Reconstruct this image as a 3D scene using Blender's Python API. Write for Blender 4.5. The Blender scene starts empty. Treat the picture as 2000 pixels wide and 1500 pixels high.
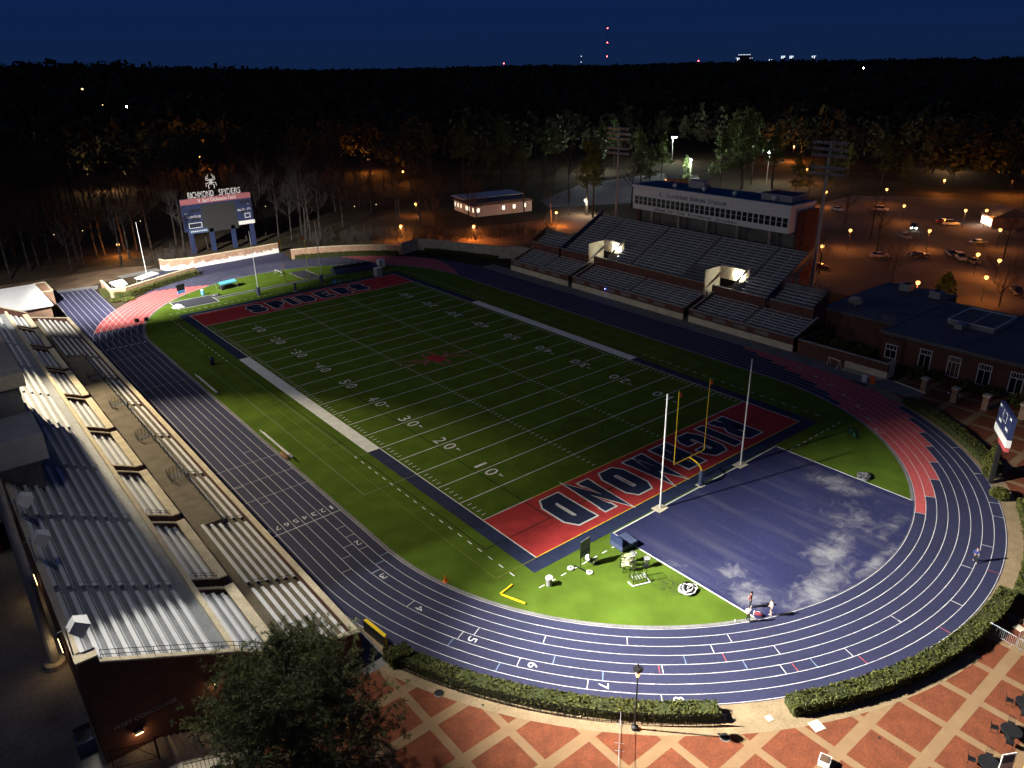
import bpy, bmesh, math, random
import numpy as np
from mathutils import Vector, Matrix
random.seed(7); RNG = np.random.default_rng(7)
PI = math.pi
sc = bpy.context.scene
COL = sc.collection
R_ = math.radians

# ------------------------------------------------------------------ helpers
def tag(o, label=None, cat=None, group=None, kind=None):
    if label: o['label'] = label
    if cat: o['category'] = cat
    if group: o['group'] = group
    if kind: o['kind'] = kind
    return o

def link(name, data, parent=None):
    o = bpy.data.objects.new(name, data)
    COL.objects.link(o)
    if parent is not None: o.parent = parent
    return o

def thing(name, label, cat, loc=(0, 0, 0), rz=0, group=None):
    o = link(name, None)
    o.location = loc; o.rotation_euler = (0, 0, rz)
    o.empty_display_size = .3
    return tag(o, label, cat, group)

def dup(root, loc, rz=None, label=None, group=None, scale=None):
    r = root.copy(); COL.objects.link(r); r.location = loc
    if rz is not None: r.rotation_euler = (0, 0, rz)
    if label: r['label'] = label
    if group: r['group'] = group
    if scale: r.scale = (scale, scale, scale)
    for ch in list(root.children):
        c = ch.copy(); COL.objects.link(c); c.parent = r
        for g in list(ch.children):
            d = g.copy(); COL.objects.link(d); d.parent = c
    return r

class MB:
    """collects faces and links them as one mesh object"""
    def __init__(s): s.v = []; s.f = []
    def quad(s, a, b, c, d):
        n = len(s.v); s.v += [a, b, c, d]; s.f.append((n, n+1, n+2, n+3)); return s
    def poly(s, pts):
        n = len(s.v); s.v += list(pts); s.f.append(tuple(range(n, n+len(pts)))); return s
    def box(s, x0, x1, y0, y1, z0, z1):
        if x0 > x1: x0, x1 = x1, x0
        if y0 > y1: y0, y1 = y1, y0
        n = len(s.v)
        s.v += [(x0,y0,z0),(x1,y0,z0),(x1,y1,z0),(x0,y1,z0),(x0,y0,z1),(x1,y0,z1),(x1,y1,z1),(x0,y1,z1)]
        s.f += [(n,n+3,n+2,n+1),(n+4,n+5,n+6,n+7),(n,n+1,n+5,n+4),(n+1,n+2,n+6,n+5),(n+2,n+3,n+7,n+6),(n+3,n,n+4,n+7)]
        return s
    def prism(s, pts, z0, z1):
        """vertical prism on a 2D polygon (ccw)"""
        n = len(s.v); k = len(pts)
        s.v += [(x, y, z0) for x, y in pts] + [(x, y, z1) for x, y in pts]
        s.f.append(tuple(range(n+k-1, n-1, -1))); s.f.append(tuple(range(n+k, n+2*k)))
        for i in range(k):
            j = (i+1) % k; s.f.append((n+i, n+j, n+k+j, n+k+i))
        return s
    def exy(s, prof, y0, y1):
        """profile in (x,z) extruded along y"""
        n = len(s.v); k = len(prof)
        s.v += [(x, y0, z) for x, z in prof] + [(x, y1, z) for x, z in prof]
        s.f.append(tuple(range(n, n+k))); s.f.append(tuple(range(n+2*k-1, n+k-1, -1)))
        for i in range(k):
            j = (i+1) % k; s.f.append((n+j, n+i, n+k+i, n+k+j))
        return s
    def tube(s, p, q, r0, r1=None, n=6, cap=True):
        r1 = r0 if r1 is None else r1
        p = Vector(p); q = Vector(q); d = (q-p)
        if d.length < 1e-6: return s
        d.normalize()
        a = d.orthogonal().normalized(); b = d.cross(a)
        k = len(s.v)
        for c, r in ((p, r0), (q, r1)):
            for i in range(n):
                t = 2*PI*i/n; s.v.append(tuple(c + a*(r*math.cos(t)) + b*(r*math.sin(t))))
        for i in range(n):
            j = (i+1) % n; s.f.append((k+i, k+j, k+n+j, k+n+i))
        if cap:
            s.f.append(tuple(range(k+n-1, k-1, -1))); s.f.append(tuple(range(k+n, k+2*n)))
        return s
    def path(s, pts, r, n=5):
        for a, b in zip(pts[:-1], pts[1:]): s.tube(a, b, r, r, n)
        return s
    def lathe(s, prof, c=(0, 0, 0), n=12):
        k = len(s.v); m = len(prof)
        for r, z in prof:
            for i in range(n):
                t = 2*PI*i/n; s.v.append((c[0]+r*math.cos(t), c[1]+r*math.sin(t), c[2]+z))
        for a in range(m-1):
            for i in range(n):
                j = (i+1) % n
                s.f.append((k+a*n+i, k+a*n+j, k+(a+1)*n+j, k+(a+1)*n+i))
        s.f.append(tuple(range(k+n-1, k-1, -1))); s.f.append(tuple(range(k+(m-1)*n, k+m*n)))
        return s
    def xf(s, M, start=0):
        for i in range(start, len(s.v)): s.v[i] = tuple(M @ Vector(s.v[i]))
        return s
    def build(s, name, mat, parent=None, smooth=False):
        me = bpy.data.meshes.new(name); me.from_pydata(s.v, [], s.f)
        if mat: me.materials.append(mat)
        if smooth:
            me.polygons.foreach_set('use_smooth', [True]*len(me.polygons))
        me.update()
        return link(name, me, parent)

def quads_mesh(name, P, mat):
    """P: (n,4,3) array -> mesh of n separate quads"""
    P = np.asarray(P, np.float32); n = len(P)
    me = bpy.data.meshes.new(name)
    me.vertices.add(4*n); me.vertices.foreach_set('co', P.ravel())
    me.loops.add(4*n); me.loops.foreach_set('vertex_index', np.arange(4*n, dtype=np.int32))
    me.polygons.add(n); me.polygons.foreach_set('loop_start', np.arange(0, 4*n, 4, dtype=np.int32))
    me.update(calc_edges=True)
    me.materials.append(mat)
    return me

def leafcloud(C, size, flat=0.0, asp=.6):
    """random quads at centres C (n,3), sizes (n,)"""
    n = len(C)
    a = RNG.normal(size=(n, 3)); a[:, 2] *= (1-flat); a /= np.linalg.norm(a, axis=1)[:, None]
    b = RNG.normal(size=(n, 3)); b[:, 2] *= (1-flat); b -= (a*b).sum(1)[:, None]*a; b /= np.linalg.norm(b, axis=1)[:, None]
    s = np.asarray(size).reshape(-1, 1)*.5
    a = a*s; b = b*s*asp
    return np.stack([C-a-b, C+a-b*.6, C+a+b*.6, C-a+b], 1)

# ------------------------------------------------------------------ materials
def N(nt, t, **kw):
    n = nt.nodes.new(t)
    for k, v in kw.items(): setattr(n, k, v)
    return n

def mat(name, col, rough=.8, var=.25, scale=1.5, metal=0, bump=0, col2=None, fine=0, spec=.3, coords='Object'):
    m = bpy.data.materials.new(name); m.use_nodes = True
    nt = m.node_tree; b = nt.nodes['Principled BSDF']; L = nt.links.new
    b.inputs['Roughness'].default_value = rough; b.inputs['Metallic'].default_value = metal
    b.inputs['Specular IOR Level'].default_value = spec
    tc = N(nt, 'ShaderNodeTexCoord')
    no = N(nt, 'ShaderNodeTexNoise'); no.inputs['Scale'].default_value = scale; no.inputs['Detail'].default_value = 6
    L(tc.outputs[coords], no.inputs['Vector'])
    cr = N(nt, 'ShaderNodeValToRGB'); e = cr.color_ramp.elements
    c = np.array(col[:3])
    d = np.array(col2) if col2 is not None else c*(1-var)
    e[0].position = .32; e[1].position = .68
    e[0].color = (*d, 1); e[1].color = (*(c*(1+var*.5)), 1)
    L(no.outputs['Fac'], cr.inputs['Fac'])
    out = cr.outputs['Color']
    if fine:
        n2 = N(nt, 'ShaderNodeTexNoise'); n2.inputs['Scale'].default_value = fine; n2.inputs['Detail'].default_value = 3
        L(tc.outputs[coords], n2.inputs['Vector'])
        mr = N(nt, 'ShaderNodeMapRange'); mr.inputs['To Min'].default_value = .6; mr.inputs['To Max'].default_value = 1.4
        L(n2.outputs['Fac'], mr.inputs['Value'])
        mx = N(nt, 'ShaderNodeMix', data_type='RGBA', blend_type='MULTIPLY'); mx.inputs['Factor'].default_value = 1
        L(out, mx.inputs['A']); L(mr.outputs['Result'], mx.inputs['B']); out = mx.outputs['Result']
    L(out, b.inputs['Base Color'])
    if bump:
        bp = N(nt, 'ShaderNodeBump'); bp.inputs['Strength'].default_value = bump; bp.inputs['Distance'].default_value = .05
        n3 = N(nt, 'ShaderNodeTexNoise'); n3.inputs['Scale'].default_value = scale*8
        L(tc.outputs[coords], n3.inputs['Vector']); L(n3.outputs['Fac'], bp.inputs['Height']); L(bp.outputs['Normal'], b.inputs['Normal'])
    return m

def emis(name, col, power):
    m = bpy.data.materials.new(name); m.use_nodes = True
    b = m.node_tree.nodes['Principled BSDF']
    b.inputs['Base Color'].default_value = (.5, .5, .5, 1)
    b.inputs['Emission Color'].default_value = (*col, 1); b.inputs['Emission Strength'].default_value = power
    return m

def brick(name, c1, c2, mortar, sc_=1.0, vertical=True, rough=.85):
    m = bpy.data.materials.new(name); m.use_nodes = True
    nt = m.node_tree; b = nt.nodes['Principled BSDF']; L = nt.links.new
    b.inputs['Roughness'].default_value = rough; b.inputs['Specular IOR Level'].default_value = .2
    tc = N(nt, 'ShaderNodeTexCoord')
    br = N(nt, 'ShaderNodeTexBrick')
    br.inputs['Color1'].default_value = (*c1, 1); br.inputs['Color2'].default_value = (*c2, 1); br.inputs['Mortar'].default_value = (*mortar, 1)
    br.inputs['Scale'].default_value = sc_; br.inputs['Brick Width'].default_value = .22; br.inputs['Row Height'].default_value = .075
    br.inputs['Mortar Size'].default_value = .008; br.inputs['Bias'].default_value = 0
    if vertical:
        sp = N(nt, 'ShaderNodeSeparateXYZ'); L(tc.outputs['Object'], sp.inputs[0])
        ad = N(nt, 'ShaderNodeMath', operation='ADD'); L(sp.outputs['X'], ad.inputs[0]); L(sp.outputs['Y'], ad.inputs[1])
        cb = N(nt, 'ShaderNodeCombineXYZ'); L(ad.outputs[0], cb.inputs['X']); L(sp.outputs['Z'], cb.inputs['Y'])
        L(cb.outputs[0], br.inputs['Vector'])
    else:
        L(tc.outputs['Object'], br.inputs['Vector'])
    no = N(nt, 'ShaderNodeTexNoise'); no.inputs['Scale'].default_value = .9; no.inputs['Detail'].default_value = 6
    L(tc.outputs['Object'], no.inputs['Vector'])
    mr = N(nt, 'ShaderNodeMapRange'); mr.inputs['To Min'].default_value = .55; mr.inputs['To Max'].default_value = 1.4
    L(no.outputs['Fac'], mr.inputs['Value'])
    mx = N(nt, 'ShaderNodeMix', data_type='RGBA', blend_type='MULTIPLY'); mx.inputs['Factor'].default_value = 1
    L(br.outputs['Color'], mx.inputs['A']); L(mr.outputs['Result'], mx.inputs['B'])
    L(mx.outputs['Result'], b.inputs['Base Color'])
    return m

M = {}
M['turf'] = mat('turf', (.068, .112, .013), .95, .22, .35, fine=14, bump=.3, spec=.04)
M['turf_navy'] = mat('turf_navy', (.018, .026, .062), .9, .2, .8, fine=14, spec=.15)
M['turf_red'] = mat('turf_red', (.36, .035, .035), .9, .2, .5, fine=14, spec=.15)
M['turf_white'] = mat('turf_white', (.62, .63, .60), .9, .15, .9, fine=18, spec=.15)
M['faint_white'] = mat('faint_white', (.16, .20, .13), .95, .25, 2, spec=.1)
M['faint_yellow'] = mat('faint_yellow', (.15, .16, .025), .95, .3, 2, spec=.1)
M['yellow_line'] = mat('yellow_line', (.62, .42, .03), .9, .2, 2, spec=.15)
M['seam'] = mat('seam', (.012, .022, .012), .95, .2, 2, spec=.1)
M['track'] = mat('track', (.024, .026, .064), .75, .12, .12, fine=3, col2=(.019, .021, .052), spec=.3)
M['track_red'] = mat('track_red', (.42, .075, .075), .75, .12, .3, fine=3, spec=.3)
M['track_white'] = mat('track_white', (.55, .55, .56), .7, .1, 1.5)
M['track_blue'] = mat('track_light_blue', (.16, .23, .36), .7, .1, 1.5)
M['concrete'] = mat('concrete', (.36, .33, .27), .9, .22, .6, fine=5, bump=.1)
M['concrete_pale'] = mat('concrete_pale', (.55, .49, .36), .85, .16, .7, fine=6)
M['concrete_dark'] = mat('concrete_dark', (.17, .165, .16), .9, .25, .5, fine=4)
M['cream'] = mat('cream_stone', (.62, .53, .36), .85, .14, .8, fine=6)
M['alu'] = mat('aluminium_bench', (.74, .74, .73), .42, .08, .8, metal=.1, spec=.5)
M['alu_deck'] = mat('aluminium_deck', (.27, .28, .29), .55, .14, .5, metal=.2, fine=6)
M['deck_dark'] = mat('weathered_deck', (.13, .135, .15), .7, .2, .5, fine=6)
M['stand_floor'] = mat('stand_concrete', (.155, .128, .088), .9, .22, .6, fine=5)
M['terrace'] = mat('terrace_concrete', (.17, .16, .145), .9, .3, .25, fine=4)
M['asphalt'] = mat('asphalt', (.060, .056, .052), .9, .3, .12, fine=4)
M['ground'] = mat('woodland_floor', (.050, .036, .022), .95, .5, .06, fine=1.2, col2=(.02, .018, .010), spec=.1)
M['mulch'] = mat('mulch', (.10, .06, .035), .95, .4, 1.5, fine=8)
M['dirt'] = mat('dirt_slope', (.13, .085, .05), .95, .4, .3, fine=3)
M['bark'] = mat('bark', (.05, .042, .036), .95, .4, 1.5)
M['bark_pale'] = mat('bark_pale', (.036, .031, .029), .95, .35, 1.2)
M['needle'] = mat('pine_needles', (.085, .125, .032), .7, .45, .7, col2=(.030, .052, .018), spec=.25)
M['needle_near'] = mat('near_pine_needles', (.13, .15, .05), .7, .5, .8, col2=(.045, .058, .024), spec=.3)
M['forest'] = mat('forest_canopy', (.060, .062, .036), .95, .6, .03, col2=(.022, .024, .016), spec=.05)
M['hedge'] = mat('hedge_leaves', (.075, .078, .013), .7, .5, 1.8, col2=(.030, .036, .008), spec=.25)
M['hedge_core'] = mat('hedge_core', (.03, .038, .01), .95, .4, 3)
M['brick'] = brick('red_brick', (.15, .046, .032), (.095, .033, .025), (.14, .11, .09))
M['brick_tan'] = brick('tan_brick', (.36, .20, .12), (.28, .15, .095), (.36, .30, .24))
M['white'] = mat('white_paint', (.72, .72, .70), .6, .06, 1)
M['roof_white'] = mat('white_membrane', (.78, .78, .78), .7, .05, .6)
M['grey_paint'] = mat('grey_paint', (.30, .30, .31), .6, .1, 1)
M['galv'] = mat('galvanised_steel', (.34, .35, .36), .5, .12, 2, metal=.4)
M['black'] = mat('black_metal', (.014, .014, .015), .5, .2, 3)
M['yellow'] = mat('yellow_paint', (.80, .55, .02), .45, .06, 2)
M['navy'] = mat('navy_paint', (.022, .032, .085), .5, .15, 1)
M['navy_soft'] = mat('navy_vinyl', (.050, .065, .12), .55, .15, 1.5)
M['orange'] = mat('orange_plastic', (.75, .14, .02), .5, .1, 3)
M['glass_dark'] = mat('dark_glass', (.012, .014, .02), .12, .3, .5, spec=.6)
M['roof_grey'] = mat('flat_grey_roof', (.135, .137, .142), .9, .25, .3, fine=4)
M['roof_blue'] = mat('blue_roof', (.02, .085, .16), .7, .2, .4)
M['glow_warm'] = emis('glow_warm', (1, .62, .25), 14)
M['glow_orange'] = emis('glow_orange', (1, .47, .13), 2.4)
M['glow_white'] = emis('glow_white', (.92, 1, .95), 120)
M['glow_window'] = emis('glow_window', (1, .93, .70), 2.2)
M['glow_red'] = emis('glow_red', (1, .05, .05), 40)
# lights: tower, aim, power, cone angle, blend
LIGHTS = {
 'south_core': ('S', (-8,-86,0), 1300000, 52, 1.0),
 'south_apron': ('S', (-38,-85,0), 44000, 79, .14),
 'south_wide': ('S', (-16,-54,0), 11000, 84, 1.0),
 'south_far': ('S', (6,0,0), 24000, 70, 1.0),
 'north_far': ('N', (4,22,0), 28000, 76, 1.0),
 'north_core': ('N', (-15,86,0), 1250000, 48, 1.0),
 'north_stand': ('N', (-46,-6,4), 330000, 38, .7, (1,.84,.58)),
 'north_near': ('N', (-53,76,0), 170000, 62, .6),
}
# ------------------------------------------------------------------ text
_tc = {}
def text_geo(s, ext=0):
    if (s, ext) in _tc: return _tc[(s, ext)]
    c = bpy.data.curves.new('lettering', 'FONT'); c.body = s; c.size = 1; c.align_x = 'CENTER'; c.align_y = 'CENTER'
    c.resolution_u = 3; c.extrude = ext; c.fill_mode = 'BOTH' if ext else 'FRONT'
    o = bpy.data.objects.new('lettering', c); COL.objects.link(o)
    dg = bpy.context.evaluated_depsgraph_get(); dg.update()
    me = bpy.data.meshes.new_from_object(o.evaluated_get(dg))
    v = [tuple(x.co) for x in me.vertices]; f = [tuple(p.vertices) for p in me.polygons]
    bpy.data.objects.remove(o); bpy.data.curves.remove(c); bpy.data.meshes.remove(me)
    xs = [p[0] for p in v]; ys = [p[1] for p in v]
    cx, cy = (min(xs)+max(xs))/2, (min(ys)+max(ys))/2
    v = [(x-cx, y-cy, z) for x, y, z in v]
    _tc[(s, ext)] = (v, f, max(xs)-min(xs), max(ys)-min(ys))
    return _tc[(s, ext)]

def put_text(mb, s, o, right, up, h, w=None, ext=0):
    """adds lettering: origin = centre, cap height h, optional total width w"""
    v, f, W, H = text_geo(s, ext)
    sy = h/H; sx = (w/W) if w else sy
    r = Vector(right).normalized(); u = Vector(up).normalized(); n = r.cross(u); o = Vector(o)
    k = len(mb.v)
    for x, y, z in v: mb.v.append(tuple(o + r*(x*sx) + u*(y*sy) + n*z))
    for q in f: mb.f.append(tuple(i+k for i in q))

def stroke(mb, pts, w, closed=False, z=0.0, fn=None):
    """mitred flat polyline in the xy plane; fn maps (x,y)->3D"""
    P = [Vector((p[0], p[1])) for p in pts]; n = len(P); L = []; Rr = []
    for i in range(n):
        a = P[i-1] if (i > 0 or closed) else None
        b = P[(i+1) % n] if (i < n-1 or closed) else None
        d1 = (P[i]-a).normalized() if a is not None else None
        d2 = (b-P[i]).normalized() if b is not None else None
        d1 = d1 or d2; d2 = d2 or d1
        n1 = Vector((-d1.y, d1.x)); n2 = Vector((-d2.y, d2.x))
        m = (n1+n2); m = m/m.length if m.length > 1e-6 else n1
        k = 1/max(.38, m.dot(n1))
        L.append(P[i]+m*(k*w/2)); Rr.append(P[i]-m*(k*w/2))
    rng = range(n if closed else n-1)
    for i in rng:
        j = (i+1) % n
        q = [Rr[i], Rr[j], L[j], L[i]]
        mb.quad(*[(fn(p.x, p.y, z) if fn else (p.x, p.y, z)) for p in q])

# block athletic letters: polylines in a unit box, closed flag, serif list
SER = [(-.13, 0, .33, 0), (-.13, 1, .33, 1)]
GL = {
 'R': ([([(.16,0),(.16,1),(.78,1),(.97,.88),(.97,.6),(.78,.47),(.16,.47)],0), ([(.55,.47),(.93,0)],0)], [(0,.34,0),(.78,1.08,0),(0,.2,1)]),
 'I': ([([(.5,0),(.5,1)],0)], [(.22,.78,0),(.22,.78,1)]),
 'C': ([([(.96,.64),(.96,.85),(.78,1),(.22,1),(.04,.85),(.04,.15),(.22,0),(.78,0),(.96,.15),(.96,.36)],0)], []),
 'H': ([([(.14,0),(.14,1)],0),([(.86,0),(.86,1)],0),([(.14,.5),(.86,.5)],0)], [(-.04,.32,0),(-.04,.32,1),(.68,1.04,0),(.68,1.04,1)]),
 'M': ([([(.1,0),(.1,1),(.5,.3),(.9,1),(.9,0)],0)], [(-.08,.28,0),(.72,1.08,0)]),
 'O': ([([(.04,.15),(.22,0),(.78,0),(.96,.15),(.96,.85),(.78,1),(.22,1),(.04,.85)],1)], []),
 'N': ([([(.1,0),(.1,1),(.9,0),(.9,1)],0)], [(-.08,.28,0),(.72,1.08,1)]),
 'D': ([([(.1,0),(.74,0),(.96,.17),(.96,.83),(.74,1),(.1,1)],1)], [(-.08,.2,0),(-.08,.2,1)]),
 'S': ([([(.95,.7),(.95,.86),(.78,1),(.22,1),(.05,.86),(.05,.64),(.22,.5),(.78,.5),(.95,.36),(.95,.14),(.78,0),(.22,0),(.05,.14),(.05,.3)],0)], []),
 'P': ([([(.16,0),(.16,1),(.78,1),(.97,.88),(.97,.58),(.78,.45),(.16,.45)],0)], [(0,.36,0),(0,.2,1)]),
 'E': ([([(.96,0),(.12,0),(.12,1),(.96,1)],0),([(.12,.5),(.75,.5)],0)], [(-.03,.12,0),(-.03,.12,1)]),
}
def athletic(word, x0, x1, y0, y1, t, margin, flip, zw, zn, Iw=.45):
    """white-edged block word filling the box; flip: reads from the other side"""
    a, b = MB(), MB()
    wt = [Iw if c == 'I' else 1.0 for c in word]
    gap = .13
    unit = (x1-x0)/(sum(wt)+gap*(len(word)-1))
    H = y1-y0; x = 0
    for c, w in zip(word, wt):
        cw = unit*w
        def fn(px, py, z, X=x):
            gx = X+px; gy = py
            return ((x1-gx, y1-gy, z) if flip else (x0+gx, y0+gy, z))
        e = 0
        for mb, ww, z in ((a, t+2*margin, zw), (b, t, zn)):
            for pl, closed in GL[c][0]:
                pts = [(t/2+margin+u*(cw-t-2*margin), t/2+margin+v*(H-t-2*margin)) for u, v in pl]
                if not closed and mb is a:      # stretch the white edge round the stroke ends
                    p = [Vector(q) for q in pts]
                    p[0] = p[0]-(p[1]-p[0]).normalized()*margin; p[-1] = p[-1]+(p[-1]-p[-2]).normalized()*margin
                    pts = [tuple(q) for q in p]
                if not closed:
                    p = [Vector(q) for q in pts]
                    ext = t/2
                    for (i, j) in ((0, 1), (-1, -2)):
                        d = (p[i]-p[j]).normalized()
                        if abs(d.x) < .1 or abs(d.y) < .1 and c != 'H' and not (c in 'RP'):
                            if c not in 'CS': p[i] = p[i]+d*ext
                    pts = [tuple(q) for q in p]
                stroke(mb, pts, ww, closed, z+e, fn); e += .0006
            for u0, u1, v in GL[c][1]:
                st = t*.55
                yy = (st/2+margin) if v == 0 else H-(st/2+margin)
                mg = margin if mb is a else 0
                stroke(mb, [(t/2+margin+u0*(cw-t-2*margin)-t*.25-mg, yy), (t/2+margin+u1*(cw-t-2*margin)+t*.25+mg, yy)], st+2*mg, False, z+e, fn); e += .0006
        x += cw+unit*gap
    return a, b

# ------------------------------------------------------------------ terrain
def terr(x, y):
    d = math.hypot(x, y-30); az = math.degrees(math.atan2(x+67, y+105))   # 0 = +y, + to the east
    left = 1/(1+math.exp((az-22)/7.0))
    t = min(max((d-230)/550, 0), 1); t = t*t*(3-2*t)
    far = min(max((d-1200)/1800, 0), 1)
    roll = 4*math.sin(x*.004+1)*math.sin(y*.0035) * t
    return t*(36*left + 2)*(1-.6*far) + roll
mb = MB(); nr, na = 64, 96
rad = [0]+[60*(1.075**i) for i in range(nr-1)]
for i, r in enumerate(rad):
    for j in range(na):
        a = 2*PI*j/na; x, y = r*math.cos(a), 30+r*math.sin(a)
        mb.v.append((x, y, terr(x, y)-.06 if r > 200 else -.06))
for i in range(nr-1):
    for j in range(na):
        k = (j+1) % na; mb.f.append((i*na+j, (i+1)*na+j, (i+1)*na+k, i*na+k))
g = tag(mb.build('ground', M['ground'], smooth=True), kind='structure')

# plaza: brick squares between pale bands
pm = brick('plaza_paving', (.20, .052, .020), (.125, .036, .017), (.10, .04, .02), vertical=False)
nt = pm.node_tree; b = nt.nodes['Principled BSDF']; L = nt.links.new
src = b.inputs['Base Color'].links[0].from_socket
tc = N(nt, 'ShaderNodeTexCoord'); sp = N(nt, 'ShaderNodeSeparateXYZ'); L(tc.outputs['Object'], sp.inputs[0])
masks = []
for ax, o0, per, hw in (('X', -23.15, 4.3, .35), ('Y', -83.10, 4.335, .46)):
    s1 = N(nt, 'ShaderNodeMath', operation='SUBTRACT'); L(sp.outputs[ax], s1.inputs[0]); s1.inputs[1].default_value = o0-per*50-per/2
    s2 = N(nt, 'ShaderNodeMath', operation='MODULO'); L(s1.outputs[0], s2.inputs[0]); s2.inputs[1].default_value = per
    s3 = N(nt, 'ShaderNodeMath', operation='SUBTRACT'); L(s2.outputs[0], s3.inputs[0]); s3.inputs[1].default_value = per/2
    s4 = N(nt, 'ShaderNodeMath', operation='ABSOLUTE'); L(s3.outputs[0], s4.inputs[0])
    s5 = N(nt, 'ShaderNodeMath', operation='LESS_THAN'); L(s4.outputs[0], s5.inputs[0]); s5.inputs[1].default_value = hw
    masks.append(s5)
mx_ = N(nt, 'ShaderNodeMath', operation='MAXIMUM'); L(masks[0].outputs[0], mx_.inputs[0]); L(masks[1].outputs[0], mx_.inputs[1])
n1 = N(nt, 'ShaderNodeTexNoise'); n1.inputs['Scale'].default_value = .8; n1.inputs['Detail'].default_value = 7; L(tc.outputs['Object'], n1.inputs['Vector'])
cr = N(nt, 'ShaderNodeValToRGB'); cr.color_ramp.elements[0].color = (.17, .105, .052, 1); cr.color_ramp.elements[1].color = (.25, .16, .085, 1)
L(n1.outputs['Fac'], cr.inputs['Fac'])
m2 = N(nt, 'ShaderNodeMix', data_type='RGBA'); L(mx_.outputs[0], m2.inputs['Factor']); L(src, m2.inputs['A']); L(cr.outputs['Color'], m2.inputs['B'])
L(m2.outputs['Result'], b.inputs['Base Color'])
M['plaza'] = pm
mb = MB(); mb.poly([(-62,-140,-.03),(70,-140,-.03),(70,-56.8,-.03),(44,-56.8,-.03),(36,-52,-.03),(-40,-52,-.03),(-44.6,-57,-.03),(-62,-57.5,-.03)])
tag(mb.build('plaza', M['plaza']), kind='structure')

YC, RI, LW = 43.1, 35.55, 1.095
def bend(cy, r, a0, a1, n=None):
    n = n or max(4, int(abs(a1-a0)/2))
    return [(r*math.cos(R_(a0+(a1-a0)*i/n)), cy+r*math.sin(R_(a0+(a1-a0)*i/n))) for i in range(n+1)]
def oval(r): return bend(-YC, r, 180, 360, 90)+bend(YC, r, 0, 180, 90)
def band(mb, r0, r1, z, pts=oval):
    a, b = pts(r0), pts(r1); n = len(a)
    k = len(mb.v); mb.v += [(x, y, z) for x, y in a]+[(x, y, z) for x, y in b]
    cl = n if pts is oval else n-1
    for i in range(cl):
        j = (i+1) % n; mb.f.append((k+i, k+n+i, k+n+j, k+j) if False else (k+i, k+j, k+n+j, k+n+i)[::-1])
def arcband(mb, cy, r0, r1, a0, a1, z, n=None): band(mb, r0, r1, z, lambda r: bend(cy, r, a0, a1, n))

# pale walk round the south bend and east walk
mb = MB(); arcband(mb, -YC, 44.2, 47.3, 180, 264, -.018); arcband(mb, -YC, 44.2, 46.2, 264, 345, -.018)
tag(mb.build('curved_walk', mat('walk_concrete', (.24, .175, .10), .9, .2, .7, fine=5)), kind='structure')
mb = MB(); mb.poly([(43.8,-62,-.016),(48.4,-62,-.016),(48.4,46,-.016),(43.8,46,-.016)]); mb.poly([(-46,-58,-.016),(-43.6,-58,-.016),(-43.6,64,-.016),(-46,64,-.016)])
tag(mb.build('side_walk', M['concrete_dark']), kind='structure')

# track with worn shading
mb = MB(); band(mb, RI-.12, 44.42, 0)
mb.poly([(-44.3,43.1,-.004),(-35.3,43.1,-.004),(-34.6,93,-.004),(-43.6,94.5,-.004)])                     # sprint chute
mb.poly([(-26,79,-.008),(-11,87,-.008),(12,87,-.008),(14,97.3,-.008),(-9,96.4,-.008),(-17,99,-.008),(-28,88,-.008)])  # apron under the board wall
tag(mb.build('running_track', M['track']), kind='structure')
# D zone with chalk stains
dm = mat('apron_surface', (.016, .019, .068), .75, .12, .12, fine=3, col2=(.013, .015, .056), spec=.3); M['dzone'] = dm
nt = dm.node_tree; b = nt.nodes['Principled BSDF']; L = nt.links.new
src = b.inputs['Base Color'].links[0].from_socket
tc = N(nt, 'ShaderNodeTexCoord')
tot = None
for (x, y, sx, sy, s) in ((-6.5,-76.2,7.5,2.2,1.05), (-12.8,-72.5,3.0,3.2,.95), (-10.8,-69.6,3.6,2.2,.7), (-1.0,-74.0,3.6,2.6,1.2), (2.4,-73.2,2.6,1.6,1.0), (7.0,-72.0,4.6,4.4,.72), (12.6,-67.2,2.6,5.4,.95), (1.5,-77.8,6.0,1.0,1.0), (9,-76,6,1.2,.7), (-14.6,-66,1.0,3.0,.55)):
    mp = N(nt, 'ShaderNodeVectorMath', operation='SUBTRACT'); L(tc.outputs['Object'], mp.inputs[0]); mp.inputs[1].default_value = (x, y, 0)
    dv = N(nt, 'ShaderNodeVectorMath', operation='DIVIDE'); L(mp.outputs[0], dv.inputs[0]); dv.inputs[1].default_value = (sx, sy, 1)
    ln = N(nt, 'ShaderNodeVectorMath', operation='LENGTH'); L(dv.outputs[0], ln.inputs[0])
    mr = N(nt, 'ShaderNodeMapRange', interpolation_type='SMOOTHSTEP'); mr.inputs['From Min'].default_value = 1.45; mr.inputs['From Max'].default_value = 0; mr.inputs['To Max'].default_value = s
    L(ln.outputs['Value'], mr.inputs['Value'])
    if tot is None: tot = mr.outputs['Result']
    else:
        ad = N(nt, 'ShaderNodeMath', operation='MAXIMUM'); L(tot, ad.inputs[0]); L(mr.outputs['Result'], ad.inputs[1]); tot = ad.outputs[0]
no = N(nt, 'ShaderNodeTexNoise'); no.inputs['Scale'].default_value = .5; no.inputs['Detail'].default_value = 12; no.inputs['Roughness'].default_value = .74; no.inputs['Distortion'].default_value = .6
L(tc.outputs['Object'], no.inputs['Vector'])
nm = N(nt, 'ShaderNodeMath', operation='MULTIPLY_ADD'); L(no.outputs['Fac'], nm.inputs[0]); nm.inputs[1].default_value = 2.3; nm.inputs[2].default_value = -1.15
ml = N(nt, 'ShaderNodeMath', operation='MULTIPLY_ADD'); L(tot, ml.inputs[0]); ml.inputs[1].default_value = .78; L(nm.outputs[0], ml.inputs[2])
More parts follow.
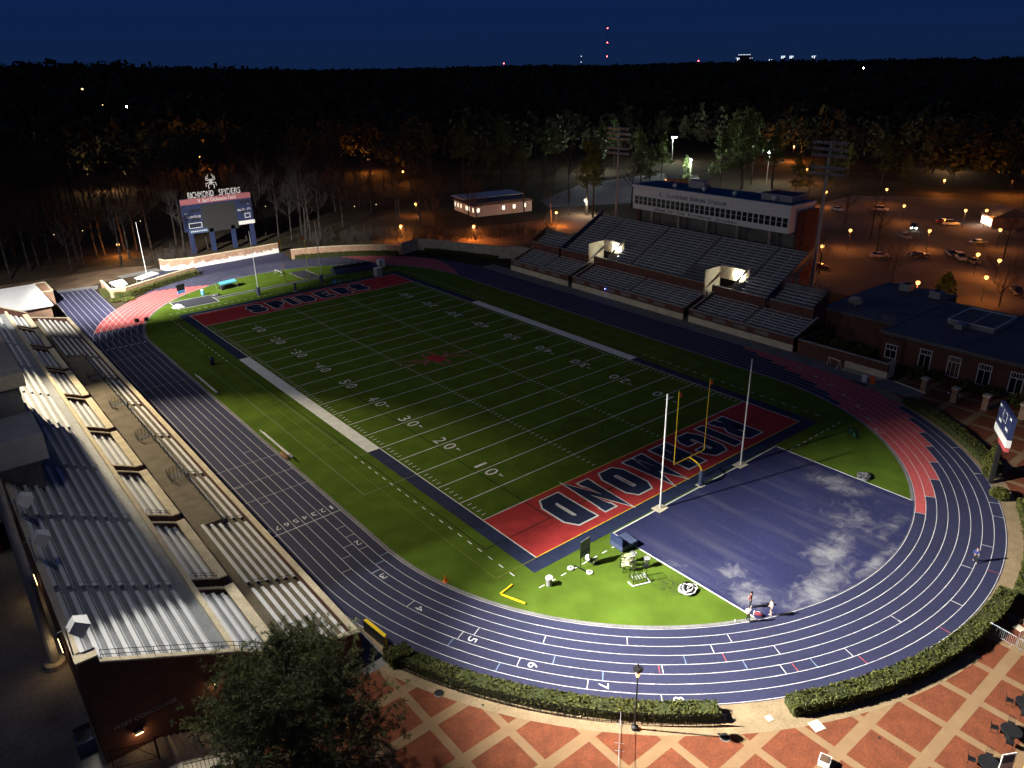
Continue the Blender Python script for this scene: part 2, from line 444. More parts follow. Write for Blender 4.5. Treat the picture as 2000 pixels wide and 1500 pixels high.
mr = N(nt, 'ShaderNodeMapRange', interpolation_type='SMOOTHSTEP'); mr.inputs['From Min'].default_value = .18; mr.inputs['From Max'].default_value = 1.25; mr.inputs['To Max'].default_value = 1.0
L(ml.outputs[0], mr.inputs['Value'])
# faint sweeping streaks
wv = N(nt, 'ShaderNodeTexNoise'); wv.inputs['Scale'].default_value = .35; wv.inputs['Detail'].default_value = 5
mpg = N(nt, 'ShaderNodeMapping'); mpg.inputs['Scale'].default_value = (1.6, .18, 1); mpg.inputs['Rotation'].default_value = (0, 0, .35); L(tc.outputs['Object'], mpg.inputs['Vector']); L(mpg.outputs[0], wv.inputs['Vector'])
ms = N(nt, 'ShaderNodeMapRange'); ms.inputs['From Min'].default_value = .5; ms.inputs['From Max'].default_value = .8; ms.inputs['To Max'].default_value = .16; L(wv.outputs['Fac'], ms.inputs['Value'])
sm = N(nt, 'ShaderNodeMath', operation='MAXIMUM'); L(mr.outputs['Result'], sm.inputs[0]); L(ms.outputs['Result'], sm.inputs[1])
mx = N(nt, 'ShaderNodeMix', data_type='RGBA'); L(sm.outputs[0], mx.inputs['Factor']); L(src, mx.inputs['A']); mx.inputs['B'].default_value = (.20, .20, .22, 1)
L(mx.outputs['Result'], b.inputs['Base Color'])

mb = MB(); band(mb, RI-.45, RI-.10, .014); tag(mb.build('track_kerb', M['concrete_dark']), kind='structure')
# turf
mb = MB(); mb.poly([(x, y, .01) for x, y in oval(RI-.4)]); tag(mb.build('turf', M['turf']), kind='structure')
# D zone sheet
a0 = math.degrees(math.acos(-15.2/(RI-.14))); a1 = math.degrees(math.acos(15.45/(RI-.14)))
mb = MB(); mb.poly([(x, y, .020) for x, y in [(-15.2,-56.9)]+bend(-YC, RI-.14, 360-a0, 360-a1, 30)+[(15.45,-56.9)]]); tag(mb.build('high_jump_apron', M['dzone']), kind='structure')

# red exchange zones
mb = MB(); ends = [-67.9,-61.2,-54.5,-47.7,-41.6,-36,-30,-24.9]
for k in range(8):
    r0, r1 = RI+k*LW, RI+(k+1)*LW; Ln = 30/((r0+r1)/2)*180/PI; s = ends[k]+Ln
    arcband(mb, -YC, r0, r1, ends[k], min(s, 0), .006)
    if s > 0: y1 = -YC+R_(s)*(r0+r1)/2; mb.quad((r0,-YC,.006),(r1,-YC,.006),(r1,y1,.006),(r0,y1,.006))
    f = 111.7+(122.8-111.7)*k/7
    y = 56.4; a = 180-math.degrees(math.asin((y-YC)/r1)); arcband(mb, YC, r0, r1, f, a, .006)
    arcband(mb, YC, r0, r1, 2+k*3, 42+k*2.2, .006)
tag(mb.build('red_exchange_zones', M['track_red']), kind='structure')

# lane lines
mb = MB()
for k in range(9): band(mb, RI+k*LW-.028, RI+k*LW+.028, .012)
for k in range(9):
    x = -RI-k*LW; t = k/8
    mb.quad((x-.03,46,.011),(x+.03,46,.011),(x+.75+.03,93,.011),(x+.75-.03,93,.011))
mb.quad((-RI,-33.25,.013),(-RI,-33.15,.013),(-44.3,-33.35,.013),(-44.3,-33.45,.013))     # finish line
def radial(cy, ang, k0, k1, w=.07, m=mb):
    a = R_(ang); d = Vector((math.cos(a), math.sin(a))); n = Vector((-d.y, d.x))*w/2; c = Vector((0, cy))
    p = c+d*(RI+k0*LW+.04); q = c+d*(RI+k1*LW-.04)
    m.quad((*(p-n), .013), (*(q-n), .013), (*(q+n), .013), (*(p+n), .013))
def ystr(x0, x1, y, w=.06, m=mb): m.quad((x0,y-w/2,.013),(x1,y-w/2,.013),(x1,y+w/2,.013),(x0,y+w/2,.013))
for k, y in ((1,-36.5),(1,-38.6),(2,-40.2),(1,-41.6),(3,-41.9),(4,-44.0),(6,-20.5),(5,-26),(2,-12)): ystr(-RI-k*LW, -RI-(k+1)*LW, y)
for y in (-15.2,-20.2,-24.6,20,37): ystr(-RI-.0, -44.3, y, .045)
stag = {1:(-37.1,-40.4),2:(-37.9,-47.2),3:(-37.7,-53.7),4:(-36.5,-60.3),5:(-34.4,-66.1),6:(-31.5,-71.6),7:(-27.9,-76.4)}
nums = MB()
def lanenum(s, x, y, up, h=.85):
    u = Vector((up[0], up[1], 0)).normalized(); r = Vector((u.y, -u.x, 0)); put_text(nums, s, (x, y, .016), r, u, h, h*.72 if s != '1' else h*.3)
for k, (x, y) in stag.items():
    if y < -YC:
        a = math.atan2(y+YC, x); r = RI+(k+.5)*LW
        radial(-YC, math.degrees(a)-1.75, k, k+1); lanenum(str(k+1), r*math.cos(a), -YC+r*math.sin(a), (-math.sin(a), math.cos(a)))
    else: lanenum(str(k+1), -RI-(k+.5)*LW, y, (0,-1))
for k in range(8):
    lanenum(str(k+1), -RI-(k+.5)*LW, -32.0, (0,-1), .8); lanenum(str(k+1), -RI-(k+.5)*LW, 44.3, (0,-1), .8)
for k, (x, y) in enumerate([(42.4,-44),(41,-47.6),(39.5,-51),(37.4,-54.2),(35.2,-57.5),(32.5,-60.6),(29.9,-63.1)]):
    a = math.atan2(y+YC, x); lanenum(str(7-k), x, y, (-math.sin(a), math.cos(a)), .85); radial(-YC, math.degrees(a)-1.6, 7-k-1+.0, 7-k+.0)
for ang, k in ((229,4),(236,2.0),(225,1),(214,2),(205,3),(243,5),(252,5),(262,4),(287,6),(296,7),(309,7),(271,6),(280,5),(300,7),(318,7),(244,3),(239,1)): radial(-YC, ang, int(k), int(k)+1)
for k in range(8): radial(-YC, ends[k]-.15, k, k+1)
tag(mb.build('lane_lines', M['track_white']), kind='structure')
tag(nums.build('lane_numbers', M['track_white']), kind='structure')
mb = MB()
for ang, k in ((232,3),(239,4),(222,5),(216,4),(247,5),(210,6),(203,5)): radial(-YC, ang, k, k+1, .08, mb)
for y, k in ((-44,0),(-45,1),(-46,2)): ystr(-RI-k*LW, -RI-(k+1)*LW, y, .12, mb)
tag(mb.build('light_blue_track_marks', M['track_blue']), kind='structure')
mb = MB()
for ang, k in ((228.6,4),(237,3),(252.6,6),(265,7),(244.5,5),(281,7)): radial(-YC, ang, k, k+1, .07, mb)
tag(mb.build('red_track_marks', M['track_red']), kind='structure')

# ------------------------------------------------------------------ football field
A_, L_, G_ = 24.384, 54.864, 45.72
def rect(mb, x0, x1, y0, y1, z): mb.quad((x0,y0,z),(x1,y0,z),(x1,y1,z),(x0,y1,z))
nv = MB()
for s in (-1, 1):
    y0, y1 = sorted((s*22.86, s*56.7))
    rect(nv, -26.2, -A_, y0, y1, .022); rect(nv, A_, 26.2, y0, y1, .022)
    y0, y1 = sorted((s*L_, s*56.7)); rect(nv, -A_, A_, y0, y1, .0225)
tag(nv.build('navy_field_border', M['turf_navy']), kind='structure')
rd = MB()
for s in (-1, 1):
    y0, y1 = sorted((s*G_, s*L_)); rect(rd, -A_, A_, y0, y1, .022)
tag(rd.build('red_end_zones', M['turf_red']), kind='structure')
w = MB(); wl = .13
rect(w, -26.2, -A_-.02, -22.86, 22.86, .026); rect(w, A_+.02, 26.2, -22.86, 22.86, .026)
for s in (-1, 1):
    rect(w, s*A_-wl/2, s*A_+wl/2, -L_, L_, .028)
    rect(w, -A_, A_, s*G_-wl/2, s*G_+wl/2, .029)
rect(w, -A_, A_, L_-wl/2, L_+wl/2, .029)
for i in range(-9, 10):
    y = i*4.572; rect(w, -A_+.1, A_-.1, y-.06, y+.06, .027)
    for j in range(5):
        if i == 9 and j == 0: continue
        pass
for i in range(-49, 50):
    if i % 5 == 0: continue
    y = i*.9144
    for x in (-A_+.5, -6.1-.3, 6.1-.3, A_-1.1): rect(w, x, x+.62, y-.05, y+.05, .0275)
for i in range(-9, 10):
    y = i*4.572
    for x in (-6.1, 6.1): rect(w, x-.05, x+.05, y-.32, y+.32, .0285)
# limit-line dashes
for i in range(62):
    y = -55.8+i*1.8
    if abs(y+22.8) > .5 and not (-22.8 < y < 22.9):
        for s in (-1, 1): rect(w, s*28.05-.06, s*28.05+.06, y, y+.75, .0275)
for i in range(40):
    x = -27.4+i*1.45
    if abs(x) < 28:
        if not (-15.2 < x < 15.4): rect(w, x, x+.7, -58.85, -58.73, .0275)
        rect(w, x, x+.7, 58.7, 58.82, .0275)
# apron border lines
stroke(w, [(-15.28,-57.0),(-15.2,-57.0),(-15.2,-74.75)], .16, False, .034); stroke(w, [(-15.3,-57.0),(15.45,-57.0),(15.45,-74.7)], .16, False, .033)
# yard numbers with arrows
for i in range(-4, 5):
    n = 50-abs(i)*10; y = i*9.144
    for s in (-1, 1):
        up = (-s, 0, 0) ; rt = (0, s, 0)   # left side (s=-1): up=+x, right=-y
        x = s*16.95
        d = str(n)
        put_text(w, d[0], (x, y-s*1.15, .03), rt, up, 1.85, 1.15 if d[0] != '1' else .42); put_text(w, d[1], (x, y+s*1.15, .03), rt, up, 1.85, 1.25)
        if i: 
            sg = 1 if i > 0 else -1
            y0 = y+sg*2.25; w.poly([(x+s*-.55, y0, .03), (x+s*-.2, y0, .03), (x-s*.37, y0+sg*.9, .03)][::(1 if s*sg > 0 else -1)])
tag(w.build('field_lines', M['turf_white']), kind='structure')
yl = MB(); rect(yl, -A_, A_, -L_-wl/2, -L_+wl/2, .030); rect(yl, -17, A_-9, -G_-wl/2-.02, -G_+wl/2-.02, .0305)
tag(yl.build('yellow_end_line', M['yellow_line']), kind='structure')
for nm, wd, bx, fl in (('richmond_lettering', 'RICHMOND', (-18.0, 18.2, -53.6, -46.7), True), ('spiders_lettering', 'SPIDERS', (-13.9, 14.3, 47.1, 53.5), False)):
    a, b = athletic(wd, *bx, 1.55, .22, fl, .034, .046)
    tag(a.build(nm+'_edge', M['turf_white']), kind='structure'); tag(b.build(nm, M['turf_navy']), kind='structure')
# seams and other sports' lines
sm = MB()
for x in (-27.5, -18.35, 18.35, 27.5): rect(sm, x-.06, x+.06, -50.3, 50.3, .0245)
rect(sm, -27.5, 27.5, -50.36, -50.24, .0245); rect(sm, -27.5, 27.5, 50.24, 50.36, .0245)
for y in (-18.0, 0, 18.2): rect(sm, -30, 30, y-.05, y+.05, .0243)
stroke(sm, [(.2+2.75*math.cos(t*PI/16), -36.4+2.75*math.sin(t*PI/16)) for t in range(32)], .12, True, .0285)
tag(sm.build('dark_inlaid_lines', M['seam']), kind='structure')
fw = MB()
stroke(fw, [(-26.3,-22.82),(-28.05,-22.82),(-28.05,22.8)], .09, False, .0242); stroke(fw, [(-A_,-32.05),(-31.8,-32.05),(-31.8,22.5)], .09, False, .0246)
stroke(fw, [(A_,22.8),(28.1,22.8),(28.1,-22.8),(A_,-22.8)], .09, False, .0242); stroke(fw, [(A_,-32.05),(31.8,-32.05),(31.8,22)], .09, False, .0246)
stroke(fw, [(0,-9.1),(0,9.1)], .05, False, .0255)
tag(fw.build('faint_white_lines', M['faint_white']), kind='structure')
fy = MB()
stroke(fy, [(-29.7,-54.9),(-29.7,46)], .08, False, .0239); stroke(fy, [(-29.7,-54.9),(-A_-.1,-54.9)], .09, False, .0252)
stroke(fy, [(-5.9,-36.6),(-8.5,-39.4),(-2.7,-45.3),(3.3,-44.9),(8.8,-39.4),(1.8,-34.7)], .07, False, .0312)
stroke(fy, [(1.0+2.75*math.cos(t*PI/16), -45.6+2.75*math.sin(t*PI/16)) for t in range(32)], .08, True, .0318)
stroke(fy, [(0+14.8*math.cos(R_(180+t*3)), -43+14.8*math.sin(R_(180+t*3))) for t in range(-22, 1)], .07, False, .0316)
tag(fy.build('faint_yellow_lines', M['faint_yellow']), kind='structure')
# midfield emblem: eight curved legs round a red body
e1, e2 = MB(), MB()
def leg(p, w_):
    pts = []
    for i in range(9):
        t = i/8; a, b, c = [Vector(q) for q in p]; pts.append(tuple(a*(1-t)**2+b*2*t*(1-t)+c*t*t))
    stroke(e1, pts, w_+.22, False, .033); stroke(e2, pts, w_, False, .0345)
for sx, sy in ((1,1),(-1,1),(1,-1),(-1,-1)):
    leg([(.5*sx,.3*sy),(2.6*sx,.2*sy),(3.4*sx,1.9*sy)], .28); leg([(.4*sx,.6*sy),(1.6*sx,1.6*sy),(.5*sx,3.6*sy)], .3)
for sx in (1,-1):
    leg([(.7*sx,.1*sx),(3.6*sx,.6*sx),(6.6*sx,-1.2*sx)], .22); leg([(.6*sx,-.3*sx),(3.4*sx,-.9*sx),(5.6*sx,-3.0*sx)], .22)
e2.poly([(1.25*math.cos(t*PI/12), 1.9*math.sin(t*PI/12), .037) for t in range(24)])
tag(e1.build('midfield_emblem_edge', M['faint_white']), kind='structure'); tag(e2.build('midfield_emblem', M['turf_red']), kind='structure')
# runways and pads at the far end
pd = MB(); rect(pd, -15.9, 14, 63.75, 65.0, .03); rect(pd, -24.7, -16.0, 61.2, 67.7, .031); rect(pd, 5.9, 10.2, 65.6, 74.0, .031)
tag(pd.build('dark_runway_pads', mat('runway_rubber', (.035, .035, .045), .8, .2, .6)), kind='structure')
pw = MB()
for y in (63.7, 65.05): rect(pw, -15.9, 14, y-.05, y+.05, .034)
stroke(pw, [(-24.7,61.2),(-16.0,61.2),(-16.0,67.7),(-24.7,67.7)], .14, True, .035); stroke(pw, [(5.9,74.0),(5.9,65.6)], .14, False, .035)
stroke(pw, [(10.2,74.0),(10.2,65.6)], .14, False, .035)
tag(pw.build('runway_lines', M['track_white']), kind='structure')
# ------------------------------------------------------------------ stands
CAM = Vector((-66.864, -104.567, 47.357))
def benches(parent, lst, dx, name='bench'):
    """lst of (x, z, y0, y1): plank with brackets; nearest 100 are parts of their own, the rest one piece"""
    lst = sorted(lst, key=lambda b: (Vector((b[0], (b[2]+b[3])/2, b[1]))-CAM).length)
    rest = MB()
    for i, (x, z, y0, y1) in enumerate(lst):
        mb = MB() if i < 100 else rest
        mb.box(x-.145, x+.145, y0, y1, z-.045, z)
        n = max(2, int((y1-y0)/2.0))
        for k in range(n):
            y = y0+.25+(y1-y0-.5)*k/(n-1); mb.box(x-.04, x+.04, y-.03, y+.03, z-.4, z-.048)
        mb.box(x+dx*.33-.02, x+dx*.33+.02, y0, y1, z-.425, z-.395)
        if i < 100: mb.build(name, M['alu'], parent)
    if rest.v: tag(rest.build('far_benches', M['alu'], parent), kind='stuff')

def rail(parent, pts, h=.95, n=None, name='railing', bars=2, m='black', r=.025):
    mb = MB()
    for a, b in zip(pts[:-1], pts[1:]):
        a = Vector(a); b = Vector(b)
        k = n or max(1, int((b-a).length/1.6))
        for i in range(k+1):
            p = a.lerp(b, i/k); mb.tube(p, p+Vector((0,0,h)), r, r, 4)
        for j in range(bars):
            z = Vector((0, 0, h*(j+1)/bars)); mb.tube(a+z, b+z, r*.9, r*.9, 4)
    return mb.build(name, M[m], parent)

# ---- west stand
W = thing('grandstand', 'near grandstand with brick walls, pale copings and aluminium bench rows lit at its near end', 'grandstand', (0, 0, 0))
Y0, Y1 = -55.6, 60.6
aisL = [-45.0, -31.5, -18.75, -5.5, 8.0, 21.3, 33.9, 47.2]
secL = []
e = [Y0+.2]+aisL+[Y1-.3]
for a, b in zip(e[:-1], e[1:]): secL.append((a+.55 if a != e[0] else a, b-.55 if b != e[-1] else b))
PL0, PL1 = -31.6, 34.4          # concourse platform range
fl = lambda i: 1.94+.29*i
bx = lambda i: -46.03-.86*i
def lowdeck(y0, y1, nrow, top=None):
    prof = [(-45.6, 0), (-45.6, fl(0))]
    for i in range(nrow):
        x1 = bx(i)-.40; prof.append((x1, fl(i)))
        if i < nrow-1: prof.append((x1, fl(i+1)))
    prof += [(prof[-1][0], 0)]
    return MB().exy(prof, y0, y1)
mb = lowdeck(Y0, PL0, 6); b2 = lowdeck(PL0, PL1, 3); b3 = lowdeck(PL1, Y1, 6)
for q in (b2, b3):
    k = len(mb.v); mb.v += q.v; mb.f += [tuple(i+k for i in f) for f in q.f]
mb.box(-50.73, -51.9, Y0, PL0, 0, 3.39); mb.box(-48.16, -51.9, PL0, PL1, 0, 3.40); mb.box(-50.73, -51.9, PL1, Y1, 0, 3.39)
mb.build('lower_deck', M['stand_floor'], W)
lst = []
for a, b in secL:
    for i in range(6 if (b < PL0+1 or a > PL1-1.5) else 3): lst.append((bx(i), fl(i)+.43, a, b))
lowb = lst
mb = MB(); mb.box(-45.15, -45.6, Y0, Y1, 0, 2.62); mb.build('front_wall', M['brick'], W)
mb = MB(); mb.box(-45.10, -45.66, Y0-.03, Y1, 2.622, 2.74); mb.build('front_coping', M['cream'], W)
# platform edge wall and guard rails, stair wells with rails
mb = MB(); mb.box(-48.02, -48.15, PL0, PL1, 2.5, 3.5); mb.build('platform_kerb', M['concrete_dark'], W)
for a, b in zip([PL0]+[y+1.5 for y in aisL[1:6]], [y-1.5 for y in aisL[2:7]]):
    if b-a > 1: rail(W, [(-48.3, a, 3.4), (-48.3, b, 3.4)], .9)
for y in aisL[2:6]:
    mb = MB()
    for (p, q) in (((-48.2,y-.9),(-49.9,y-1.5)),((-48.2,y+.9),(-49.9,y+.3)),((-49.9,y-1.5),(-49.9,y+.3))):
        for z in (.35, .65, .95): mb.tube((*p, 3.4+z), (*q, 3.4+z), .025, .025, 4)
        for t in (0, .25, .5, .75, 1):
            x_, y_ = p[0]+(q[0]-p[0])*t, p[1]+(q[1]-p[1])*t; mb.tube((x_, y_, 3.4), (x_, y_, 4.37), .022, .022, 4)
    mb.build('stair_railing', M['black'], W)
    mb = MB()
    for k in range(4): mb.box(-48.3-.38*k, -48.68-.38*k, y-.7, y+.4, 3.402, 3.41-.0+.0)
    mb.build('stair_well', M['concrete_dark'], W)
for y in aisL:
    for x0, n in ((-45.9, 0), (-48.3, 3)):
        if x0 == -48.3 and PL0-.5 < y < PL1: continue
        z = fl(n)
        mb = MB(); p = [(x0, y, z), (x0, y, z+.9), (x0-1.75, y, z+.9+.55), (x0-1.75, y, z+.55)]
        mb.path(p, .026, 5); mb.tube((x0, y, z+.5), (x0-1.75, y, z+1.05), .02, .02, 4)
        mb.build('aisle_railing', M['black'], W)
        mb = MB()
        for i in range(n, n+3):
            mb.box(bx(i)+.35, bx(i)+.06, y-.5, y+.5, fl(i)-.0, fl(i)+.004)
# upper front block
gaps = [-44.7, -31.15, -17.6, -4.4, 9.4, 23.1, 36.3, 49.7]
HW = .75
blocks = []; e = [Y0]+gaps+[Y1]
for i in range(len(e)-1): blocks.append((e[i]+(HW if i else 0), e[i+1]-(HW if i < len(e)-2 else 0)))
ub = []
for (a, b) in blocks:
    mb = MB(); mb.box(-51.9, -52.55, a, b, 3.38, 4.98); mb.build('parapet', M['brick'], W)
    mb = MB(); mb.box(-51.82, -52.68, a-.04, b+.04, 4.983, 5.11); mb.build('parapet_coping', M['cream'], W)
    mb = MB(); prof = [(-52.55,3.2),(-52.55,4.40),(-53.3,4.40),(-53.3,4.80),(-54.05,4.80),(-54.05,5.2),(-54.92,5.2),(-54.92,3.2)]
    mb.exy(prof, a+.25, b-.25); mb.build('front_block_deck', M['alu_deck'], W)
    for x, z in ((-53.05, 4.83), (-53.8, 5.23), (-54.6, 5.63)): ub.append((x, z, a+.35, b-.4))
    for y, s in ((a, 1), (b, -1)):
        if abs(y-Y0) < .1 or abs(y-Y1) < .1: continue
        mb = MB(); mb.exy([(-52.553,3.38),(-52.553,5.0),(-53.3,5.3),(-54.92,6.0),(-54.92,3.38)], y, y+s*.25); mb.build('vomitory_wall', M['brick'], W)
        mb = MB(); mb.exy([(-52.69,5.0),(-52.69,5.12),(-53.3,5.42),(-54.92,6.12),(-54.92,6.0),(-53.3,5.30)], y-s*.03, y+s*.29); mb.build('vomitory_coping', M['cream'], W)
        if s < 0 or a < -20: rail(W, [(-52.7, y+s*.12, 5.1), (-54.8, y+s*.12, 6.1)], .55, 5, 'vomitory_railing')
for y in gaps:
    mb = MB(); mb.box(-51.9, -54.9, y-HW, y+HW, 3.2, 3.41); mb.build('vomitory_floor', M['concrete_dark'], W)
mb = MB(); mb.box(-54.925, -55.35, Y0, Y1, 5.2, 6.28); mb.build('cross_aisle_wall', M['cream'], W)
# rear rows
bz = lambda k: 6.77+.4227*k
rbx = lambda k: -56.75-.868*k
prof = [(-55.352, 3), (-55.352, 5.9), (-56.33, 5.9)]
for k in range(10):
    prof += [(rbx(k)+.42, bz(k)-.43), (rbx(k)-.448, bz(k)-.43)]
prof += [(-64.7, 10.6), (-65.1, 10.6), (-65.1, 3)]
# drop the middle double points cleanly
pp = [prof[0]]
for p in prof[1:]:
    if abs(p[0]-pp[-1][0]) > 1e-4 or abs(p[1]-pp[-1][1]) > 1e-4: pp.append(p)
MB().exy(pp, Y0, Y1).build('rear_deck', M['alu_deck'], W)
secU = []
e = [Y0+.15, -44.9, -31.3, -17.8, -4.4, 9, 22.5, 36, 49.5, Y1-.3]
for a, b in zip(e[:-1], e[1:]): secU.append((a+.5 if a != e[0] else a, b-.5))
for a, b in secU:
    for k in range(10):
        if k >= 4 and -18.5 < (a+b)/2 < 30: continue
        ub.append((rbx(k), bz(k), a, b))
        
for y in e[1:-1]:
    if y > -40 and y < 33 and y > -5: continue
    for k in range(0, 9, 3):
        mb = MB(); x0 = rbx(k)+.3; z0 = bz(k)-.43
        mb.path([(x0,y,z0),(x0,y,z0+.95),(x0-1.7,y,z0+1.75),(x0-1.7,y,z0+.8)], .024, 4); mb.tube((x0,y,z0+.5),(x0-1.7,y,z0+1.3), .02, .02, 4)
        mb.build('aisle_railing', M['galv'], W)
benches(W, lowb+ub, 1)
mb = MB(); mb.box(-64.72, -65.2, Y0-.02, Y1, 10.602, 11.0); mb.build('rear_parapet', M['cream'], W)
mb = MB(); mb.box(-65.1, -65.16, Y0+.3, Y1, 0, 10.6); mb.build('rear_wall', M['brick'], W)
# south end wall following the rows
mb = MB(); prof = [(-45.15, 0), (-45.15, 2.7), (-51.9, 4.3), (-55.3, 6.55), (-63.9, 10.75), (-63.9, 11.35), (-65.16, 11.35), (-65.16, 0)]
mb.exy(prof, Y0-.34, Y0-.003); ew = mb.build('end_wall', M['brick'], W)
mb = MB(); cap = [(-45.1,2.702),(-45.1,2.83),(-51.9,4.43),(-55.3,6.68),(-63.85,10.88),(-63.85,10.753),(-55.3,6.553),(-51.9,4.303)]
mb.exy(cap, Y0-.42, Y0+.06); mb.build('end_coping', M['cream'], W)
mb = MB(); mb.box(-63.86, -65.24, Y0-.44, Y0+.5, 11.353, 11.5); mb.build('corner_coping', M['cream'], W)
rail(W, [(-52.2, Y0-.2, 4.7), (-55.3, Y0-.2, 6.72), (-63.7, Y0-.2, 10.85)], .8, 8, 'end_railing')
tw = MB(); put_text(tw, 'WEST CONCOURSE', (-62.1, Y0-.36, 5.0), (1,0,0), (0,0,1), .34, 4.3, .02); tw.build('wall_lettering', M['galv'], ew)
# north end wall
mb = MB(); mb.exy([(-45.15,0),(-45.15,2.7),(-51.6,4.2),(-51.6,0)], Y1, Y1+.35); mb.exy([(-51.9,0),(-51.9,5.2),(-55.3,6.9),(-65.1,11.4),(-65.1,0)], Y1, Y1+.35); mb.build('end_wall', M['brick'], W)
mb = MB(); mb.exy([(-45.1,2.702),(-45.1,2.83),(-51.6,4.33),(-51.6,4.2)], Y1-.05, Y1+.42); mb.exy([(-51.85,5.203),(-51.85,5.33),(-55.3,7.03),(-65.1,11.53),(-65.1,11.4),(-55.3,6.903)], Y1-.05, Y1+.42); mb.build('end_coping', M['cream'], W)
# rear press deck on the stand
PBX = thing('press_box', 'pale roofed press box over the upper rows of the near grandstand', 'press box', (-61, 0, 0))
MB().box(-.5, -9.5, -19.3, 12.5, 7, 18.6).build('wall', M['concrete_dark'], PBX)
MB().box(.1, -10, -19.9, 13, 18.6, 20.0).build('roof', M['concrete_pale'], PBX)
MB().box(-.9, -9.5, -24.0, -19.31, 7, 13.2).build('wall', M['concrete_dark'], PBX)
MB().box(-.2, -10, -26.3, -19.95, 13.2, 15.9).build('balcony', M['grey_paint'], PBX)
for y in (-16, -11, -6, -1, 4, 9): MB().box(-.46, -.5, y-1.8, y+1.8, 15.2, 17.6).build('window', M['glass_dark'], PBX)
for y in (-16, -11, -6, -1, 4, 9): MB().box(-.46, -.5, y-1.8, y+1.8, 11.2, 13.2).build('window', M['glass_dark'], PBX)

# white speaker boxes on the rear parapet
for i, y in enumerate((-54.1, -40.6, -32.9, -22.4)):
    t = thing('loudspeaker', ['white loudspeaker box at the lit near corner of the rear parapet', 'grey-blue loudspeaker box on the dark rear parapet, second from the near corner', 'pale loudspeaker box on the dark rear parapet, third from the near corner', 'pale loudspeaker box on the dark rear parapet nearest the press box'][i], 'loudspeaker', (-65.1, y, 11), 0, 'loudspeakers along the rear parapet of the near stand')
    mb = MB(); mb.tube((0,0,0),(0,0,2.3),.05,.05,6); mb.tube((0,0,1.9),(.75,0,2.1),.035,.035,5); mb.tube((-.5,0,2.0),(.6,0,2.0),.03,.03,5); mb.build('bracket', M['galv'], t)
    mb = MB(); k = 0
    mb.v += [(0,-.42,-.42),(0,.42,-.42),(0,.42,.42),(0,-.42,.42),(.95,-.62,-.55),(.95,.62,-.55),(.95,.62,.55),(.95,-.62,.55)]
    mb.f += [(0,1,2,3),(7,6,5,4),(0,4,5,1),(1,5,6,2),(2,6,7,3),(3,7,4,0)]
    mb.xf(Matrix.Translation((.35,0,2.25)) @ Matrix.Rotation(R_(38), 4, 'Y')); mb.build('cabinet', M['white'], t)

# white flat-roofed block beyond the stand
B = thing('utility_building', 'low brick building with a bright white flat roof beyond the near stand', 'building', (0, 0, 0))
mb = MB(); mb.box(-46.6, -70, 70.2, 90.5, 0, 3.4); mb.build('wall', M['brick_tan'], B); mb = MB(); mb.box(-46.2, -70.4, 69.8, 90.9, 3.4, 3.75); mb.build('roof', M['roof_white'], B)
mb = MB(); mb.box(-43.9, -46.1, 84, 93.5, 0, 3.1); mb.build('stair_tower', M['brick_tan'], B)
mb = MB(); mb.box(-43.8, -46.2, 83.9, 84.2, 3.1, 3.3); mb.box(-43.8,-46.2,93.3,93.6,3.1,3.3); mb.box(-43.8,-44.1,84.2,93.3,3.1,3.3); mb.build('stair_coping', M['concrete_pale'], B)

# concourse terrace, steps and gate at the near end
mb = MB(); mb.box(-65.2, -110, -70, 20, -.5, 2.4); mb.box(-61.4, -65.2, -62, -56.0, -.5, 2.4)
tag(mb.build('concourse_paving', M['terrace'], None), kind='structure')
mb = MB()
for k in range(14): mb.box(-61.4+k*.40, -61.0+k*.40, -60.2, -56.0, -.3, 2.4-.17*(k+1))
S_ = tag(mb.build('stone_steps', M['concrete_pale']), 'pale steps running down beside the brick end wall of the near stand', 'steps')
t = thing('steel_gate', 'black barred swing gate closing the top of the steps by the end wall', 'gate', (-64.9, -56.9, 2.4), R_(-21))
mb = MB(); mb.tube((0,0,0),(0,0,1.9),.05,.05,6); mb.tube((2.9,0,0),(2.9,0,2.1),.08,.08,6); mb.build('post', M['black'], t)
mb = MB()
for z in (.15, 1.75): mb.tube((.05,0,z),(2.85,0,z),.03,.03,5)
for k in range(24): mb.tube((.1+k*.117,0,.15),(.1+k*.117,0,1.75),.012,.012,4)
mb.tube((.1,.02,.2),(1.45,.02,1.7),.025,.025,4); mb.tube((2.8,.02,.2),(1.45,.02,1.7),.025,.025,4); mb.build('leaf', M['black'], t)
f = MB()
for k in range(22): f.tube((-61.2+k*.27,-60.4,max(.1,2.3-k*.11)),(-61.2+k*.27,-60.4,max(1.1,3.3-k*.11)),.02,.02,4)
f.tube((-61.2,-60.4,3.3),(-55.5,-60.4,1.0),.03,.03,4)
tag(f.build('handrail', M['black']), 'black picket handrail along the outer side of the pale steps', 'handrail')
